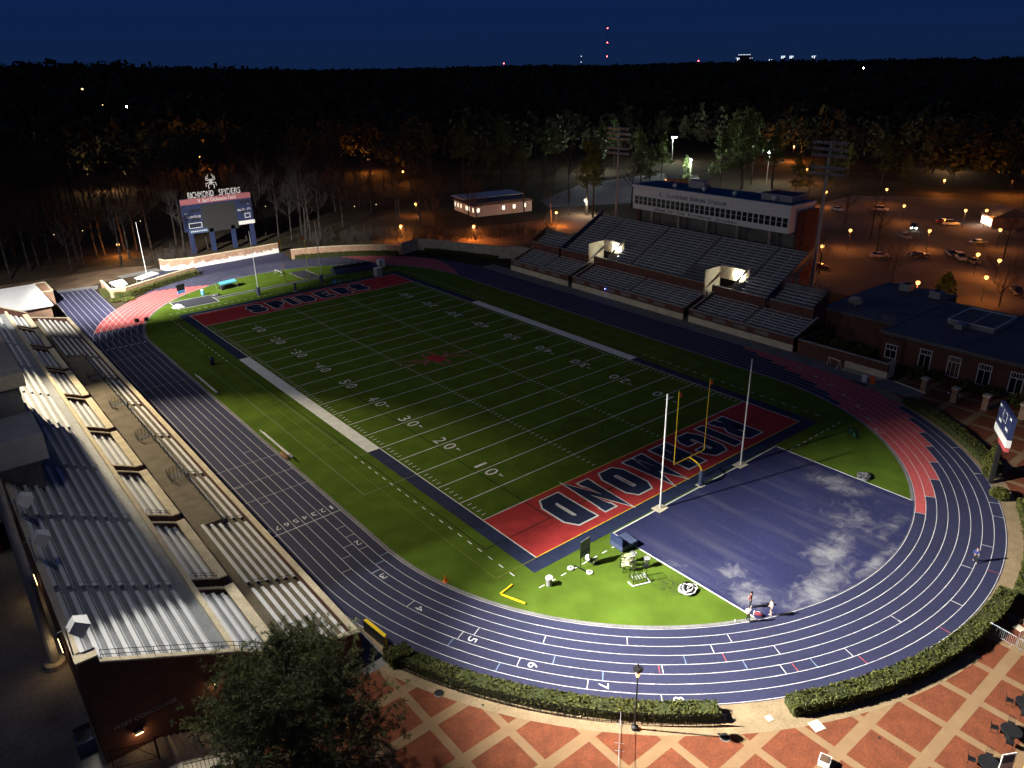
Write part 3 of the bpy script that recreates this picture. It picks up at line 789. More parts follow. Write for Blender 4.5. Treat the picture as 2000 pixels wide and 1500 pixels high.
# left-edge brick house and small things on the terrace
B = thing('brick_building', 'brick building with a yellow lit window at the left edge behind the near stand', 'building', (0, 0, 0))
MB().box(-66.9, -90, -21.5, 10, 2.4, 8).build('wall', M['brick'], B)
MB().box(-66.7, -90.2, -21.7, 10.2, 8, 8.3).build('roof', M['roof_grey'], B)
wn = MB().box(-67.6, -68.6, -21.56, -21.48, 3.6, 5.3).build('window', M['concrete_pale'], B); MB().box(-67.7, -68.5, -21.6, -21.57, 3.7, 5.2).build('pane', M['glow_window'], wn)
t = thing('waste_bin', 'open brick-brown bin box against the rear wall near the corner', 'bin', (-65.9, -51.7, 2.4))
mb = MB(); mb.box(-.55,.55,-.45,.45,0,.9); mb.build('body', M['brick_tan'], t); MB().box(-.6,.6,-.5,.5,.903,.98).build('lid', M['concrete_dark'], t)
t = thing('air_conditioner', 'dark blue square condenser unit on the terrace by the rear wall', 'condenser', (-65.95, -53.6, 2.4))
MB().box(-.6,.6,-.6,.6,0,1.1).build('case', M['navy_soft'], t); MB().lathe([(.45,1.1),(.45,1.14),(.1,1.15)], (0,0,0), 16).build('fan_grille', M['black'], t)

# ---- east stand
E_ = thing('grandstand', 'far unlit grandstand with dark blue bench rows and a glowing pair of tunnel openings', 'grandstand', (0, 0, 0))
FX = 48.0
efl = lambda i: 1.85+.26*i
ebx = lambda i: 49.25+.8*i
esec = [(-38.9, -16.3), (-15.0, 16.6), (17.9, 38.4)]
lst = []
for a, b in esec:
    prof = [(FX+.4, 0), (FX+.4, efl(0))]
    for i in range(8):
        x = ebx(i)+.35; prof.append((x, efl(i)));
        if i < 7: prof.append((x, efl(i+1)))
    prof += [(55.3, efl(7)), (55.3, 0)]
    MB().exy(prof, a, b).build('lower_deck', M['deck_dark'], E_)
    MB().box(FX, FX+.4, a, b, 1.22, 2.5).build('front_wall', M['brick'], E_); MB().box(FX-.04, FX+.4, a, b, 0, 1.215).build('front_base', M['concrete_pale'], E_)
    MB().box(FX-.06, FX+.46, a-.03, b+.03, 2.503, 2.62).build('front_coping', M['concrete'], E_)
    for y in (a, b):
        s = 1 if y == a else -1
        MB().exy([(FX+.41,0),(FX+.41,2.5),(55.3,4.6),(55.3,0)], y, y+s*.25).build('side_wall', M['brick'], E_)
        MB().exy([(FX+.47,2.503),(FX+.47,2.62),(55.3,4.72),(55.3,4.603)], y-s*.03, y+s*.3).build('side_coping', M['concrete'], E_)
    m = (a+b)/2
    for i in range(8):
        for c, d in ((a+.4, m-.5), (m+.5, b-.4)): lst.append((ebx(i), efl(i)+.42, c, d))
    for k in range(int((b-a)/4.6)):
        y = b-2.5-k*4.6; MB().box(FX-.02, FX-.002, y-1.4, y+1.4, 1.55, 2.2).build('sponsor_panel', M['concrete_dark'], E_)
for y in (-15.65, 17.25):
    mb = MB()
    for i in range(24): mb.box(FX+.4+i*.29, FX+.4+(i+1)*.29, y-.64, y+.64, 0, .17*min(i+1, 22))
    mb.build('stair', M['concrete_dark'], E_)
    mb = MB()
    for k in range(9): mb.tube((FX+.1,y-.6+k*.15,0),(FX+.1,y-.6+k*.15,2.2),.02,.02,4)
    mb.tube((FX+.1,y-.65,2.2),(FX+.1,y+.65,2.2),.03,.03,4); mb.build('gate', M['black'], E_)
# upper tier
ufl = lambda j: 5.15+.4*j
ubx = lambda j: 56.45+.8*j
voms = [(13.0, 19.2, 17.1, 19.0), (-20.3, -13.8, -15.9, -13.9)]
def updeck(y0, y1, j0, j1):
    prof = []
    for j in range(j0, j1):
        prof += [(ubx(j)-.4, ufl(j)), (ubx(j)+.4, ufl(j))]
    pp = []
    for p in prof:
        if not pp or abs(p[0]-pp[-1][0])+abs(p[1]-pp[-1][1]) > 1e-4: pp.append(p)
    lo = [(x, z-.75) for x, z in (pp[-1], pp[0])]
    MB().exy(pp+lo, y0, y1).build('upper_deck', M['deck_dark'], E_)
ys = [(-28.3,-20.3,0,17), (-13.8,13.0,0,17), (19.2,28.4,0,17), (-20.3,-13.8,6,17), (13.0,19.2,6,17), (-37.6,-28.6,0,5), (28.8,39.2,0,5)]
for q in ys: updeck(*q)
usec = [(-28.2,-21.6),(-20.7,-7.6),(-6.6,6.6),(7.6,20.6),(21.5,28.2)]
for j in range(17):
    for a, b in usec:
        if j < 6:
            for v in voms:
                if a < v[0] < b and b > v[1]-.5: b = v[0]-.2
                elif a < v[1] and b > v[1] and a > v[0]-1: a = v[1]+.2
        if b-a > .6: lst.append((ubx(j), ufl(j)+.42, a, b))
for a, b in ((-37.3,-29.0),(29.2,38.8)):
    for j in range(5): lst.append((ubx(j), ufl(j)+.42, a, b))
benches(E_, lst, -1)
pw_ = [(-37.6,-28.9),(-28.0,-15.9),(-13.9,17.1),(19.0,28.2),(29.0,39.2)]
for a, b in pw_:
    MB().box(55.3, 55.72, a, b, 0, 5.8).build('parapet', M['brick'], E_); MB().box(55.24, 55.8, a-.03, b+.03, 5.803, 5.92).build('parapet_coping', M['concrete'], E_)
MB().box(69.45, 69.6, -28.3, 28.4, 10.6, 12.0).build('rear_parapet', M['concrete_dark'], E_)
rail(E_, [(69.5,-28.3,12.0),(69.5,28.4,12.0)], 1.0, 40, 'rear_railing', r=.03)
for y in (-28.3, 28.4):
    MB().exy([(55.8,5.0),(55.8,6.3),(69.5,13.2),(69.5,11.9)], y-.06, y+.06).build('side_screen', M['navy'], E_)
for y in (-37.7, 39.3):
    MB().exy([(55.3,0),(55.3,6.2),(60.2,8.5),(60.2,0)], y-.12, y+.12).build('side_wall', M['brick'], E_); rail(E_, [(55.4,y,6.2),(60.2,y,8.5)], .9, 4, 'side_railing')
for a, b in ((-37.6,-28.6),(28.8,39.2)): MB().box(60.1, 60.3, a, b, 0, 8.2).build('back_wall', M['concrete_dark'], E_); rail(E_, [(60.2,a,8.2),(60.2,b,8.2)], 1.0, 7, 'back_railing', m='galv')
for y in (-27, -18, -9, 0, 9, 18, 27):
    MB().tube((67,y,0),(67,y,10.3),.35,.35,10).build('column', M['concrete'], E_)
for (a, b, c, d) in voms:
    s = MB(); s.box(55.72, 60.6, a-.22, a, 3.3, 6.6); s.exy([(60.6,3.3),(60.6,9.0),(55.72,6.3),(55.72,6.6),(60.3,9.3),(60.85,9.3),(60.85,3.3)], a-.2, a); s.build('tunnel_wall', M['cream'], E_)
    s = MB(); s.box(55.72, 60.6, b, b+.22, 3.3, 8.4); s.build('tunnel_wall', M['cream'], E_)
    MB().box(60.6, 60.85, a, b, 6.0, 8.6).build('tunnel_lintel', M['cream'], E_); MB().box(55.3, 66, a, b, 3.35, 3.56).build('tunnel_floor', M['concrete'], E_)
    MB().box(65.8, 66, a, b, 3.5, 7).build('tunnel_back', M['cream'], E_)
    MB().box(60.25, 60.56, a+1.2, a+2.9, 7.2, 7.5).build('tunnel_lamp', M['glow_lamp'] if 'glow_lamp' in M else M['glow_white'], E_)
    rail(E_, [(55.75,c+.02,5.92),(60.2,c+.02,8.6)], .2, 4, 'tunnel_railing')
    mb = MB()
    for k in range(6): mb.box(54.9-.0, 55.3, c, d, 3.3, 3.5)
    rail(E_, [(55.6,c+.1,3.56),(55.6,d-.1,3.56)], 1.0, 3, 'tunnel_gate')

# wing wall south of the stand
B = thing('boundary_wall', 'brick boundary wall with pale base running from the far stand to the brick building', 'wall', (0, 0, 0))
MB().box(47.9, 48.3, -55.5, -39.9, 1.2, 2.5).build('upper_wall', M['brick'], B); MB().box(47.86, 48.3, -55.5, -48.5, 0, 1.197).build('base', M['concrete_pale'], B); MB().box(47.9, 48.3, -48.5, -39.9, 0, 1.197).build('base', M['brick'], B)
MB().box(47.84, 48.36, -55.6, -39.85, 2.503, 2.62).build('coping', M['concrete'], B); MB().box(48.3, 50.2, -55.55, -55.15, 0, 2.62).build('end_pier', M['concrete_pale'], B); MB().box(48.3, 60, -39.95, -39.6, 0, 2.6).build('return_wall', M['brick'], B)
MB().box(46.6, 47.86, -55.3, -48.7, 0, .12).build('kerb', M['concrete'], B)

# ---- east press box
P_ = thing('press_box', 'long white press box with a blue roof and stadium lettering above the far stand', 'press box', (72.5, 0, 0))
MB().box(0, 8.5, -20.6, 21.4, 14.1, 19.2).build('wall', M['white'], P_)
rf = MB().box(-.25, 8.8, -20.9, 21.7, 19.2, 19.75).build('roof', M['white'], P_)
MB().box(.15, 8.4, -20.5, 21.3, 19.753, 19.8).build('roof_deck', M['roof_blue'], rf)
MB().box(2.5, 9.5, -21.3, -20.6, 0, 18.3).build('end_wall', M['brick'], P_); MB().box(2.5, 9.5, 21.4, 22, 0, 18.3).build('end_wall', M['brick'], P_); MB().box(3.2, 8.4, -20.6, 21.4, 4, 14.1).build('rear_wall', M['concrete_dark'], P_)
for y in (-16, -8, 0, 8, 16): MB().box(.7, 1.3, y-.3, y+.3, 10.5, 14.1).build('column', M['concrete'], P_)
MB().box(-.3, 3.2, -20.6, 21.4, 10.3, 10.6).build('lower_deck', M['concrete_dark'], P_)
nw = 30
for i in range(nw):
    y = 20.3-i*(40.0/(nw-1)); w_ = MB()
    for (a, b, c, d) in ((-.62,.62,15.2,15.28),(-.62,.62,17.15,17.23),(-.62,-.55,15.2,17.23),(.55,.62,15.2,17.23),(-.55,.55,16.2,16.25)): w_.box(-.06, .002, y+a, y+b, c, d)
    wo = w_.build('window', M['white'], P_); MB().box(-.03, -.004, y-.56, y+.56, 15.27, 17.16).build('pane', M['glass_dark'], wo)
l1 = MB()
x_ = -.05
def smallcaps(mb, words, y0, h, z, total):
    """caps with larger initials along -y"""
    n = sum(len(w) for w in words)+len(words)-1; st = total/n; y = y0
    for w in words:
        for i, ch in enumerate(w):
            hh = h if i == 0 else h*.76
            put_text(mb, ch, (x_, y-st/2, z+hh/2), (0,-1,0), (0,0,1), hh if ch != '.' else .16, (st*.74 if ch not in 'I.' else st*.2), .03); y -= st
        y -= st
smallcaps(l1, ['E.', 'CLAIBORNE', 'ROBINS', 'STADIUM'], 13.3, 1.0, 17.75, 18.6)
smallcaps(l1, ['HOME', 'OF', 'THE', 'RICHMOND', 'SPIDERS'], 14.6, .62, 14.35, 23.0)
l1.build('lettering', M['navy'], P_)
for i, (x, y, s) in enumerate(((1.2, 10, .55), (1.5, 2, .5), (1.5, -6, .5), (1.8, -15.5, .6))):
    t = thing('roof_vent', ['small domed vent at the far left of the blue roof', 'pale domed vent near the middle of the blue roof', 'pale domed vent right of the middle of the blue roof', 'larger domed vent near the right end of the blue roof'][i], 'vent', (72.5+x, y, 19.8), 0, 'domed vents on the blue press box roof')
    MB().lathe([(.2,0),(.2,.5)], n=10).build('stem', M['galv'], t); MB().lathe([(s,.5),(s*.95,.7),(s*.6,1.0),(.1,1.15)], n=14).build('hood', M['white'], t)
t = thing('rooftop_unit', 'grey rooftop air unit on the blue press box roof', 'air unit', (77.5, 6, 19.8)); MB().box(-1.2,1.2,-2.2,2.2,.2,1.7).build('case', M['galv'], t); MB().box(-1.0,1.0,-2,2,0,.2).build('skid', M['black'], t)
t = thing('roof_screen', 'dark low roof enclosure at the right end of the press box roof', 'roof screen', (77.6, -15.5, 19.8)); MB().box(-2.6,2.6,-3.6,3.6,0,1.3).build('wall', M['grey_paint'], t); MB().box(-2.4,2.4,-3.4,3.4,1.303,1.35).build('top', M['black'], t)

# ---- floodlight towers
def tower(name, label, loc, rz, group, H=32, lit=False):
    t = thing(name, label, 'floodlight tower', loc, rz, group)
    MB().tube((0,0,0),(0,0,H),.42,.22,12).build('pole', M['galv'], t); MB().lathe([(.8,0),(.8,.5),(.5,.6)], n=12).build('footing', M['concrete'], t)
    for z in (H-.3, H-1.5, H-2.7, H-5.0, H-6.2):
        MB().box(-.1, .1, -3.6, 3.6, z-.08, z+.08).build('cross_arm', M['galv'], t)
        for k in range(10):
            y = -3.35+k*.744
            mb = MB(); mb.lathe([(.12,0),(.30,.25),(.33,.42)], n=10)
            mb.xf(Matrix.Translation((.12, y, z-.02)) @ Matrix.Rotation(R_(128), 4, 'Y')); mb.build('lamp_head', M['glow_flood'] if lit else M['galv'], t)
    return t
M['glow_flood'] = emis('glow_flood', (1, .97, .9), 30)
tower('floodlight_tower', 'tall unlit floodlight tower at the right end of the white press box', (78.3, -24.0, 0), PI, 'floodlight towers')
tower('floodlight_tower', 'tall unlit floodlight tower at the left end of the white press box', (78.2, 32.2, 0), PI, 'floodlight towers')
tower('floodlight_tower', 'floodlight tower pole rising behind the near stand at the left edge', (-66.05, -42.9, 2.4), 0, 'floodlight towers', 39, True)
tower('floodlight_tower', 'lit floodlight tower behind the far end of the near stand', (-70.5, 44.5, 0), 0, 'floodlight towers', 41, True)
# ------------------------------------------------------------------ far end walls, hedges
def wallpath(mb, pts, th, z0, z1):
    for (a, b) in zip(pts[:-1], pts[1:]):
        a = Vector((*a, 0)); b = Vector((*b, 0)); d = (b-a).normalized(); n = Vector((-d.y, d.x, 0))*th/2
        q = [a-n-d*.0, b-n, b+n, a+n]; mb.prism([(p.x, p.y) for p in q], z0, z1)
def wall_thing(name, label, pts, th, h, m, cap='cream', cat='wall'):
    B = thing(name, label, cat)
    mb = MB(); wallpath(mb, pts, th, 0, h); mb.build('wall_face', M[m], B)
    mb = MB(); wallpath(mb, pts, th+.14, h+.003, h+.13); mb.build('coping', M[cap], B)
    return B
# whitened brick wall below the scoreboard
sw = brick('stained_brick', (.36, .20, .12), (.28, .15, .095), (.36, .30, .24))
nt = sw.node_tree; b = nt.nodes['Principled BSDF']; L = nt.links.new; src = b.inputs['Base Color'].links[0].from_socket
tc = N(nt, 'ShaderNodeTexCoord'); sp = N(nt, 'ShaderNodeSeparateXYZ'); L(tc.outputs['Object'], sp.inputs[0])
no = N(nt, 'ShaderNodeTexNoise'); no.inputs['Scale'].default_value = .9; no.inputs['Detail'].default_value = 8; no.inputs['Roughness'].default_value = .7
L(tc.outputs['Object'], no.inputs['Vector'])
a1 = N(nt, 'ShaderNodeMath', operation='MULTIPLY_ADD'); L(no.outputs['Fac'], a1.inputs[0]); a1.inputs[1].default_value = 3.2; a1.inputs[2].default_value = -.55
s1 = N(nt, 'ShaderNodeMath', operation='SUBTRACT'); L(a1.outputs[0], s1.inputs[0]); L(sp.outputs['Z'], s1.inputs[1])
mr = N(nt, 'ShaderNodeMapRange'); mr.inputs['From Min'].default_value = -.15; mr.inputs['From Max'].default_value = .25; L(s1.outputs[0], mr.inputs['Value'])
mx = N(nt, 'ShaderNodeMix', data_type='RGBA'); L(mr.outputs['Result'], mx.inputs['Factor']); L(src, mx.inputs['A']); mx.inputs['B'].default_value = (.78, .77, .73, 1)
L(mx.outputs['Result'], b.inputs['Base Color']); M['stained'] = sw
wall_thing('brick_wall', 'long brick wall whitened along its foot below the scoreboard', [(-16.9,100.6),(-16.4,98.4),(-9.6,96.3),(0,96.6),(13.2,97.3)], .45, 2.55, 'stained')
B = wall_thing('brick_wall', 'curved brick wall with a hedge before it right of the scoreboard wall', bend(42, 47.0, 74.5, 38.5, 14), .45, 2.5, 'brick_tan')
wall_thing('retaining_wall', 'grey concrete retaining wall stepping along the dark end of the track to the far stand', [(36.8,71.3),(43.3,73.2),(43.8,71.6),(47.0,66.2),(50.5,56.5),(53.0,50.0),(57.5,46.0),(57.5,40)], .4, 3.0, 'concrete', 'concrete')
B = thing('planter_building', 'low brick enclosure with two white awning roofs behind a hedge at the far bend', 'enclosure')
pts = [(-32.9,91),(-33.2,81.0),(-30.3,80.3),(-23.2,83.9),(-17.6,86.6),(-12.0,88.9)]
mb = MB(); wallpath(mb, pts, .4, 0, 1.9); mb.build('wall_face', M['brick_tan'], B); mb = MB(); wallpath(mb, pts, .54, 1.903, 2.03); mb.build('coping', M['cream'], B)
mb = MB(); mb.prism([(-32.1,86.6),(-31.9,81.6),(-30.2,81.2),(-29.2,82.0),(-29.0,87.6)], 2.05, 2.3); mb.build('awning', M['roof_white'], B)
mb = MB(); mb.prism([(-26.6,86.6),(-25.6,84.2),(-20.9,87.2),(-21.9,89.9)], 2.05, 2.3); mb.build('awning', M['roof_white'], B)
for x, y in ((-31.8,86.2),(-29.3,87.2),(-31.6,82),(-29.6,82.4),(-26.3,86.4),(-22,89.5),(-25.5,84.6),(-21.3,87.3)): MB().tube((x,y,0),(x,y,2.05),.06,.06,6).build('post', M['galv'], B)

def hedge(label, rings, h, size=.17, dens=75, group=None, name='hedge', wob=.12):
    """rings: list of (inner xy, outer xy) along the run"""
    t = thing(name, label, 'hedge', group=group)
    mb = MB()
    for (a, b), (c, d) in zip(rings[:-1], rings[1:]):
        mb.prism([a, c, d, b], 0, h-.12)
    mb.build('core', M['hedge_core'], t)
    C = []
    for (a, b), (c, d) in zip(rings[:-1], rings[1:]):
        a, b, c, d = [np.array(q) for q in (a, b, c, d)]
        ln = np.linalg.norm(c-a); w = np.linalg.norm(b-a)
        n = int(ln*w*dens); u = RNG.random(n)[:, None]; v = RNG.random(n)[:, None]
        p = (a*(1-u)+c*u)*(1-v)+(b*(1-u)+d*u)*v
        bump = .06*np.sin(p[:, 0]*2.1)+.05*np.sin(p[:, 1]*3.3+1)
        C.append(np.c_[p, h-.06+bump+RNG.normal(0, .045, n)])
        for q0, q1 in ((a, c), (b, d)):
            n = int(ln*h*dens); u = RNG.random(n)[:, None]; p = q0*(1-u)+q1*u+RNG.normal(0, .05, (n, 2)); C.append(np.c_[p, RNG.random(n)*h])
    for a, b in (rings[0], rings[-1]):
        a = np.array(a); b = np.array(b); n = int(np.linalg.norm(b-a)*h*dens); u = RNG.random(n)[:, None]; C.append(np.c_[a*(1-u)+b*u+RNG.normal(0, .04, (n, 2)), RNG.random(n)*h])
    C = np.concatenate(C)
    me = quads_mesh('leaves', leafcloud(C, size*(.7+.6*RNG.random(len(C)))), M['hedge']); link('leaves', me, t)
    return t
def arcr(cy, r0, r1, a0, a1, n): return list(zip(bend(cy, r0, a0, a1, n), bend(cy, r1, a0, a1, n)))
hedge('long clipped hedge with a black fence between the south bend and the brick plaza', arcr(-YC, 44.7, 46.0, 200, 233.5, 26), .95)
hedge('clipped hedge curving round the bend beside the brick plaza, right of the walkway gap', arcr(-YC, 44.85, 46.3, 240.7, 276.5, 26), 1.05)
hedge('clipped hedge at the right edge continuing round the bend by the metal barriers', arcr(-YC, 45.9, 47.2, 277.5, 300, 16), 1.2)
hedge('short clipped hedge block set crosswise at the foot of the near stand', [((-43.9,-57.3),(-43.9,-58.9)),((-42.0,-57.9),(-42.0,-59.3))], 1.25)
hedge('low dark hedge strip along the outside of the red lanes by the right scoreboard', arcr(-YC, 44.9, 46.6, 310, 336, 18), .9, dens=45)
hedge('bright clipped hedge in front of the curved brick enclosure at the far bend', [((-32.6,78.9),(-32.9,80.2)),((-29.7,78.6),(-30.1,79.8)),((-23.0,82.4),(-23.5,83.6)),((-17.2,85.2),(-17.7,86.3)),((-11.7,87.5),(-12.1,88.6))], 1.3, .22, 45)
hedge('square clipped hedge at the left side of the brick enclosure', [((-34.6,81.5),(-33.4,81.2)),((-34.4,86.5),(-33.2,86.5))], 1.2, .2, 45)
hedge('dim hedge at the foot of the curved brick wall on the far bend', arcr(42, 45.4, 46.6, 73.5, 39.5, 16), 1.1, .22, 40)
hedge('dark planting strip along the foot of the grey retaining wall', [((43.4,70.3),(44.2,71.2)),((46.4,65.2),(47.2,65.8)),((49.7,56.3),(50.6,56.5)),((52.0,50.2),(53.0,49.7))], .8, .25, 25)
# fence along the plaza side of the hedge
t = thing('picket_fence', 'black metal picket fence along the plaza side of the long hedge', 'fence')
p = bend(-YC, 46.35, 199.5, 234, 60); mb = MB()
for a, b in zip(p[:-1], p[1:]):
    for z in (.15, 1.05): mb.tube((*a, z), (*b, z), .022, .022, 4)
    for k in range(4): x, y = a[0]+(b[0]-a[0])*k/4, a[1]+(b[1]-a[1])*k/4; mb.tube((x,y,0),(x,y,1.12),.012 if k else .03,.012 if k else .03,4)
mb.build('panel', M['black'], t)
t = thing('pad_wall', 'yellow padded strip standing along the end of the front wall by the bend', 'padding')
MB().prism([(-43.35,-53.0),(-43.05,-53.0),(-42.75,-56.0),(-43.05,-56.2)], 0.1, 1.15).build('pad', M['yellow'], t); MB().prism([(-43.43,-53.0),(-43.36,-53.0),(-43.06,-56.2),(-43.13,-56.2)], 0.0, 1.12).build('backing', M['black'], t)

# ------------------------------------------------------------------ scoreboards
SB = thing('scoreboard', 'large dark video scoreboard on four blue posts behind the brick wall', 'scoreboard', (3.4, 112, 0))
for x in (-8.2, -2.6, 3.4, 8.9): MB().box(x-.55, x+.55, -.3, .6, 0, 6.4).build('post', M['navy'], SB)
MB().box(-9.6, 9.6, -.25, .7, 6.2, 14.8).build('cabinet', M['navy'], SB)
MB().box(-4.6, 5.0, -.30, -.255, 5.4, 12.9).build('screen', mat('led_screen', (.030,.031,.033), .6, .15, 6), SB)
bn = MB().box(-9.65, 9.65, -.36, -.255, 13.35, 14.85).build('name_banner', mat('maroon_banner', (.34,.12,.14), .6, .1, 1), SB)
tx = MB(); put_text(tx, 'V. Earl Dickinson Field', (.2, -.37, 14.1), (1,0,0), (0,0,1), .95, 10.4); tx.build('lettering', M['faint_banner'] if 'faint_banner' in M else M['white'], bn)
sg = MB(); 
for x_ in (-6.6, -2.2, 2.2, 5.8): sg.box(x_-.06, x_+.06, -.05, .05, 14.8, 16.3)
sg.box(-7.2, 6.9, -.05, .05, 15.05, 15.17); sg.box(-7.2, 6.9, -.05, .05, 16.25, 16.37); sg = sg.build('header_frame', M['black'], SB)
tx = MB()
for wd, c_, wdt in (('RICHMOND', -3.9, 6.9), ('SPIDERS', 4.0, 6.0)): put_text(tx, wd, (c_, -.30, 15.72), (1,0,0), (0,0,1), 1.6, wdt, .06)
tx.build('lettering', M['white'], sg); tx = MB()
for wd, c_, wdt in (('RICHMOND', -3.9, 6.8), ('SPIDERS', 4.0, 5.9)):
    n = len(wd)
    for i, ch in enumerate(wd): put_text(tx, ch, (c_-wdt/2+wdt*(i+.5)/n, -.38, 15.72), (1,0,0), (0,0,1), 1.0, .10 if ch == 'I' else .34)
tx.build('lettering_inlay', M['navy'], sg)
em = MB(); Mx2 = Matrix(((1,0,0,-.6),(0,0,-1,-.1),(0,1,0,18.7),(0,0,0,1)))
for sx in (1, -1):
    for (p0, p1, p2) in (((.2,.5),(.9,1.0),(.5,2.0)), ((.3,.2),(1.2,.6),(1.1,1.5)), ((.3,-.2),(1.3,-.3),(1.4,-1.2)), ((.2,-.5),(.8,-.9),(.7,-1.8))):
        stroke(em, [(sx*p0[0],p0[1]),(sx*p1[0],p1[1]),(sx*p2[0],p2[1])], .2, False, 0)
em.poly([(.42*math.cos(i*PI/8), .75*math.sin(i*PI/8), .02) for i in range(16)]); em.xf(Mx2); em.build('crest_emblem', M['white'], SB)
tx = MB(); F = -.27
put_text(tx, 'DOWN', (-7.75, F, 10.0), (1,0,0), (0,0,1), .62, 1.75); put_text(tx, 'TO GO', (-5.75, F, 10.0), (1,0,0), (0,0,1), .62, 1.75); put_text(tx, 'BALL ON', (6.4, F, 10.3), (1,0,0), (0,0,1), .62, 1.9); put_text(tx, 'QTR', (8.6, F, 10.3), (1,0,0), (0,0,1), .62, 1.1)
put_text(tx, 'TOL', (-8.7, F, 11.0), (1,0,0), (0,0,1), .3, .8); put_text(tx, 'TOL', (8.6, F, 11.7), (1,0,0), (0,0,1), .3, .6)
def frame(x0, x1, z0, z1, w): tx.box(x0,x1,F-.01,F,z0,z0+w); tx.box(x0,x1,F-.01,F,z1-w,z1); tx.box(x0,x0+w,F-.01,F,z0+w,z1-w); tx.box(x1-w,x1,F-.01,F,z0+w,z1-w)
frame(-8.4, -4.9, 7.0, 8.4, .13); frame(7.2, 8.8, 7.9, 9.2, .16); tx.build('score_labels', M['white'], SB)
MB().box(5.2, 9.8, -.36, -.256, 6.15, 7.2).build('sponsor_board', M['white'], SB)
sp_ = MB().box(-8.6, -3.6, -.36, -.256, 5.55, 6.7).build('sponsor_board', mat('blue_board', (.05,.09,.18), .6, .1, 1), SB)
tx = MB()
for k in range(9): tx.box(-8.2+k*.5, -7.85+k*.5, -.37, -.362, 6.0, 6.25)
tx.build('faded_lettering', M['white'], sp_)
for x0, z0, n in ((-7.6,11.2,4),(-7.4,9.0,3),(6.3,11.9,4),(6.3,9.4,2),(-8.1,7.25,4)):
    for k in range(n): MB().box(x0+k*.75, x0+.5+k*.75, -.262, -.255, z0, z0+.85).build('digit_panel', M['black'], SB)

ax = Vector((-4.35,-2.8,0)).normalized(); ang = math.atan2(ax.y, ax.x)
S2 = thing('scoreboard', 'small blue and white scoreboard on a dark post at the right edge of the track', 'scoreboard', (26.4, -78.9, 0), ang+PI)
# local x runs along the board, faces the field on +y
MB().box(-.25,.25,-.2,.2,0,6).build('post', M['black'], S2)
MB().box(-2.6,2.6,-.2,.25,6.9,9.6).build('cabinet', M['navy'], S2); MB().box(-2.6,2.6,-.22,.30,5.95,6.85).build('sponsor_board', M['white'], S2); MB().box(-2.5,.4,-.2,.25,5.35,5.92).build('lower_board', M['track_red'], S2)
tx = MB()
for (x0,x1,z0,z1) in ((-2.4,-1.8,9.1,9.4),(1.7,2.4,9.1,9.4),(-1.9,-.9,7.5,7.85),(.7,1.8,7.5,7.85),(-.8,.8,8.1,8.16),(-.8,.8,9.2,9.26),(-.8,-.74,8.16,9.2),(.74,.8,8.16,9.2)): tx.box(x0,x1,.255,.26,z0,z1)
tx.build('score_labels', M['white'], S2)

# ------------------------------------------------------------------ goal posts, net poles, flag pole
def goal(label, y, s):
    t = thing('goal_post', label, 'goal post', (0, y, 0), 0 if s > 0 else PI)
    mb = MB(); pts = [(0,0,1.9)]+[(0, 1.95-1.95*math.cos(R_(a)), 1.9+1.12*math.sin(R_(a))) for a in range(0, 91, 10)]; mb.path(pts, .085, 10); mb.build('gooseneck', M['yellow'], t, True)
    MB().tube((-2.82,1.95,3.05),(2.82,1.95,3.05),.065,.065,10).build('crossbar', M['yellow'], t)
    for x in (-2.82, 2.82):
        u = MB().tube((x,1.95,3.05),(x,1.95,12.55),.05,.045,8).build('upright', M['yellow'], t)
        mb = MB(); mb.quad((x,1.95,12.5),(x+.3,2.02,12.35),(x+.28,1.99,11.75),(x,1.95,11.9)); mb.quad((x+.28,1.99,11.75),(x+.3,2.02,12.35),(x+.55,1.93,12.0),(x+.46,1.93,11.5)); mb.build('ribbon', M['orange'], u)
    MB().lathe([(.26,0),(.26,1.95),(.2,2.0)], n=14).build('post_pad', M['navy_soft'], t)
    MB().box(-.45,.45,-.45,.45,0.036,.06).build('base_plate', M['concrete_pale'], t)
    return t
goal('yellow goal post with orange ribbons at the near RICHMOND end zone', -56.8, 1)
goal('distant yellow goal post with orange ribbons at the far SPIDERS end zone', 57.3, -1)
for x, y, l, pad in ((-7.6,-57.05,'white net pole left of the near goal post on a pale square base',0),(7.7,-57.0,'white net pole right of the near goal post on a pale square base',0),(-7.5,60.1,'white net pole with a blue pad left of the far goal post',1),(7.8,59.9,'white net pole with a blue pad right of the far goal post',1)):
    t = thing('net_pole', l, 'pole', (x, y, 0), 0, 'net poles beside the goal posts')
    MB().tube((0,0,0),(0,0,14.35),.10,.075,10).build('pole', M['white'], t)
    if pad: MB().lathe([(.42,0),(.42,1.8),(.34,1.85)], n=14).build('post_pad', M['navy_soft'], t)
    else: MB().box(-.8,.8,-.62,.62,.036,.10).build('base_slab', M['concrete_pale'], t)
t = thing('flagpole', 'thin white bare flagpole behind the brick enclosure at the far left bend', 'flagpole', (-20.9, 99.4, 0))
MB().tube((0,0,0),(0,0,12.5),.09,.05,8).build('pole', M['white'], t); MB().lathe([(.05,12.5),(.1,12.6),(.05,12.7)], n=8).build('finial', M['white'], t)

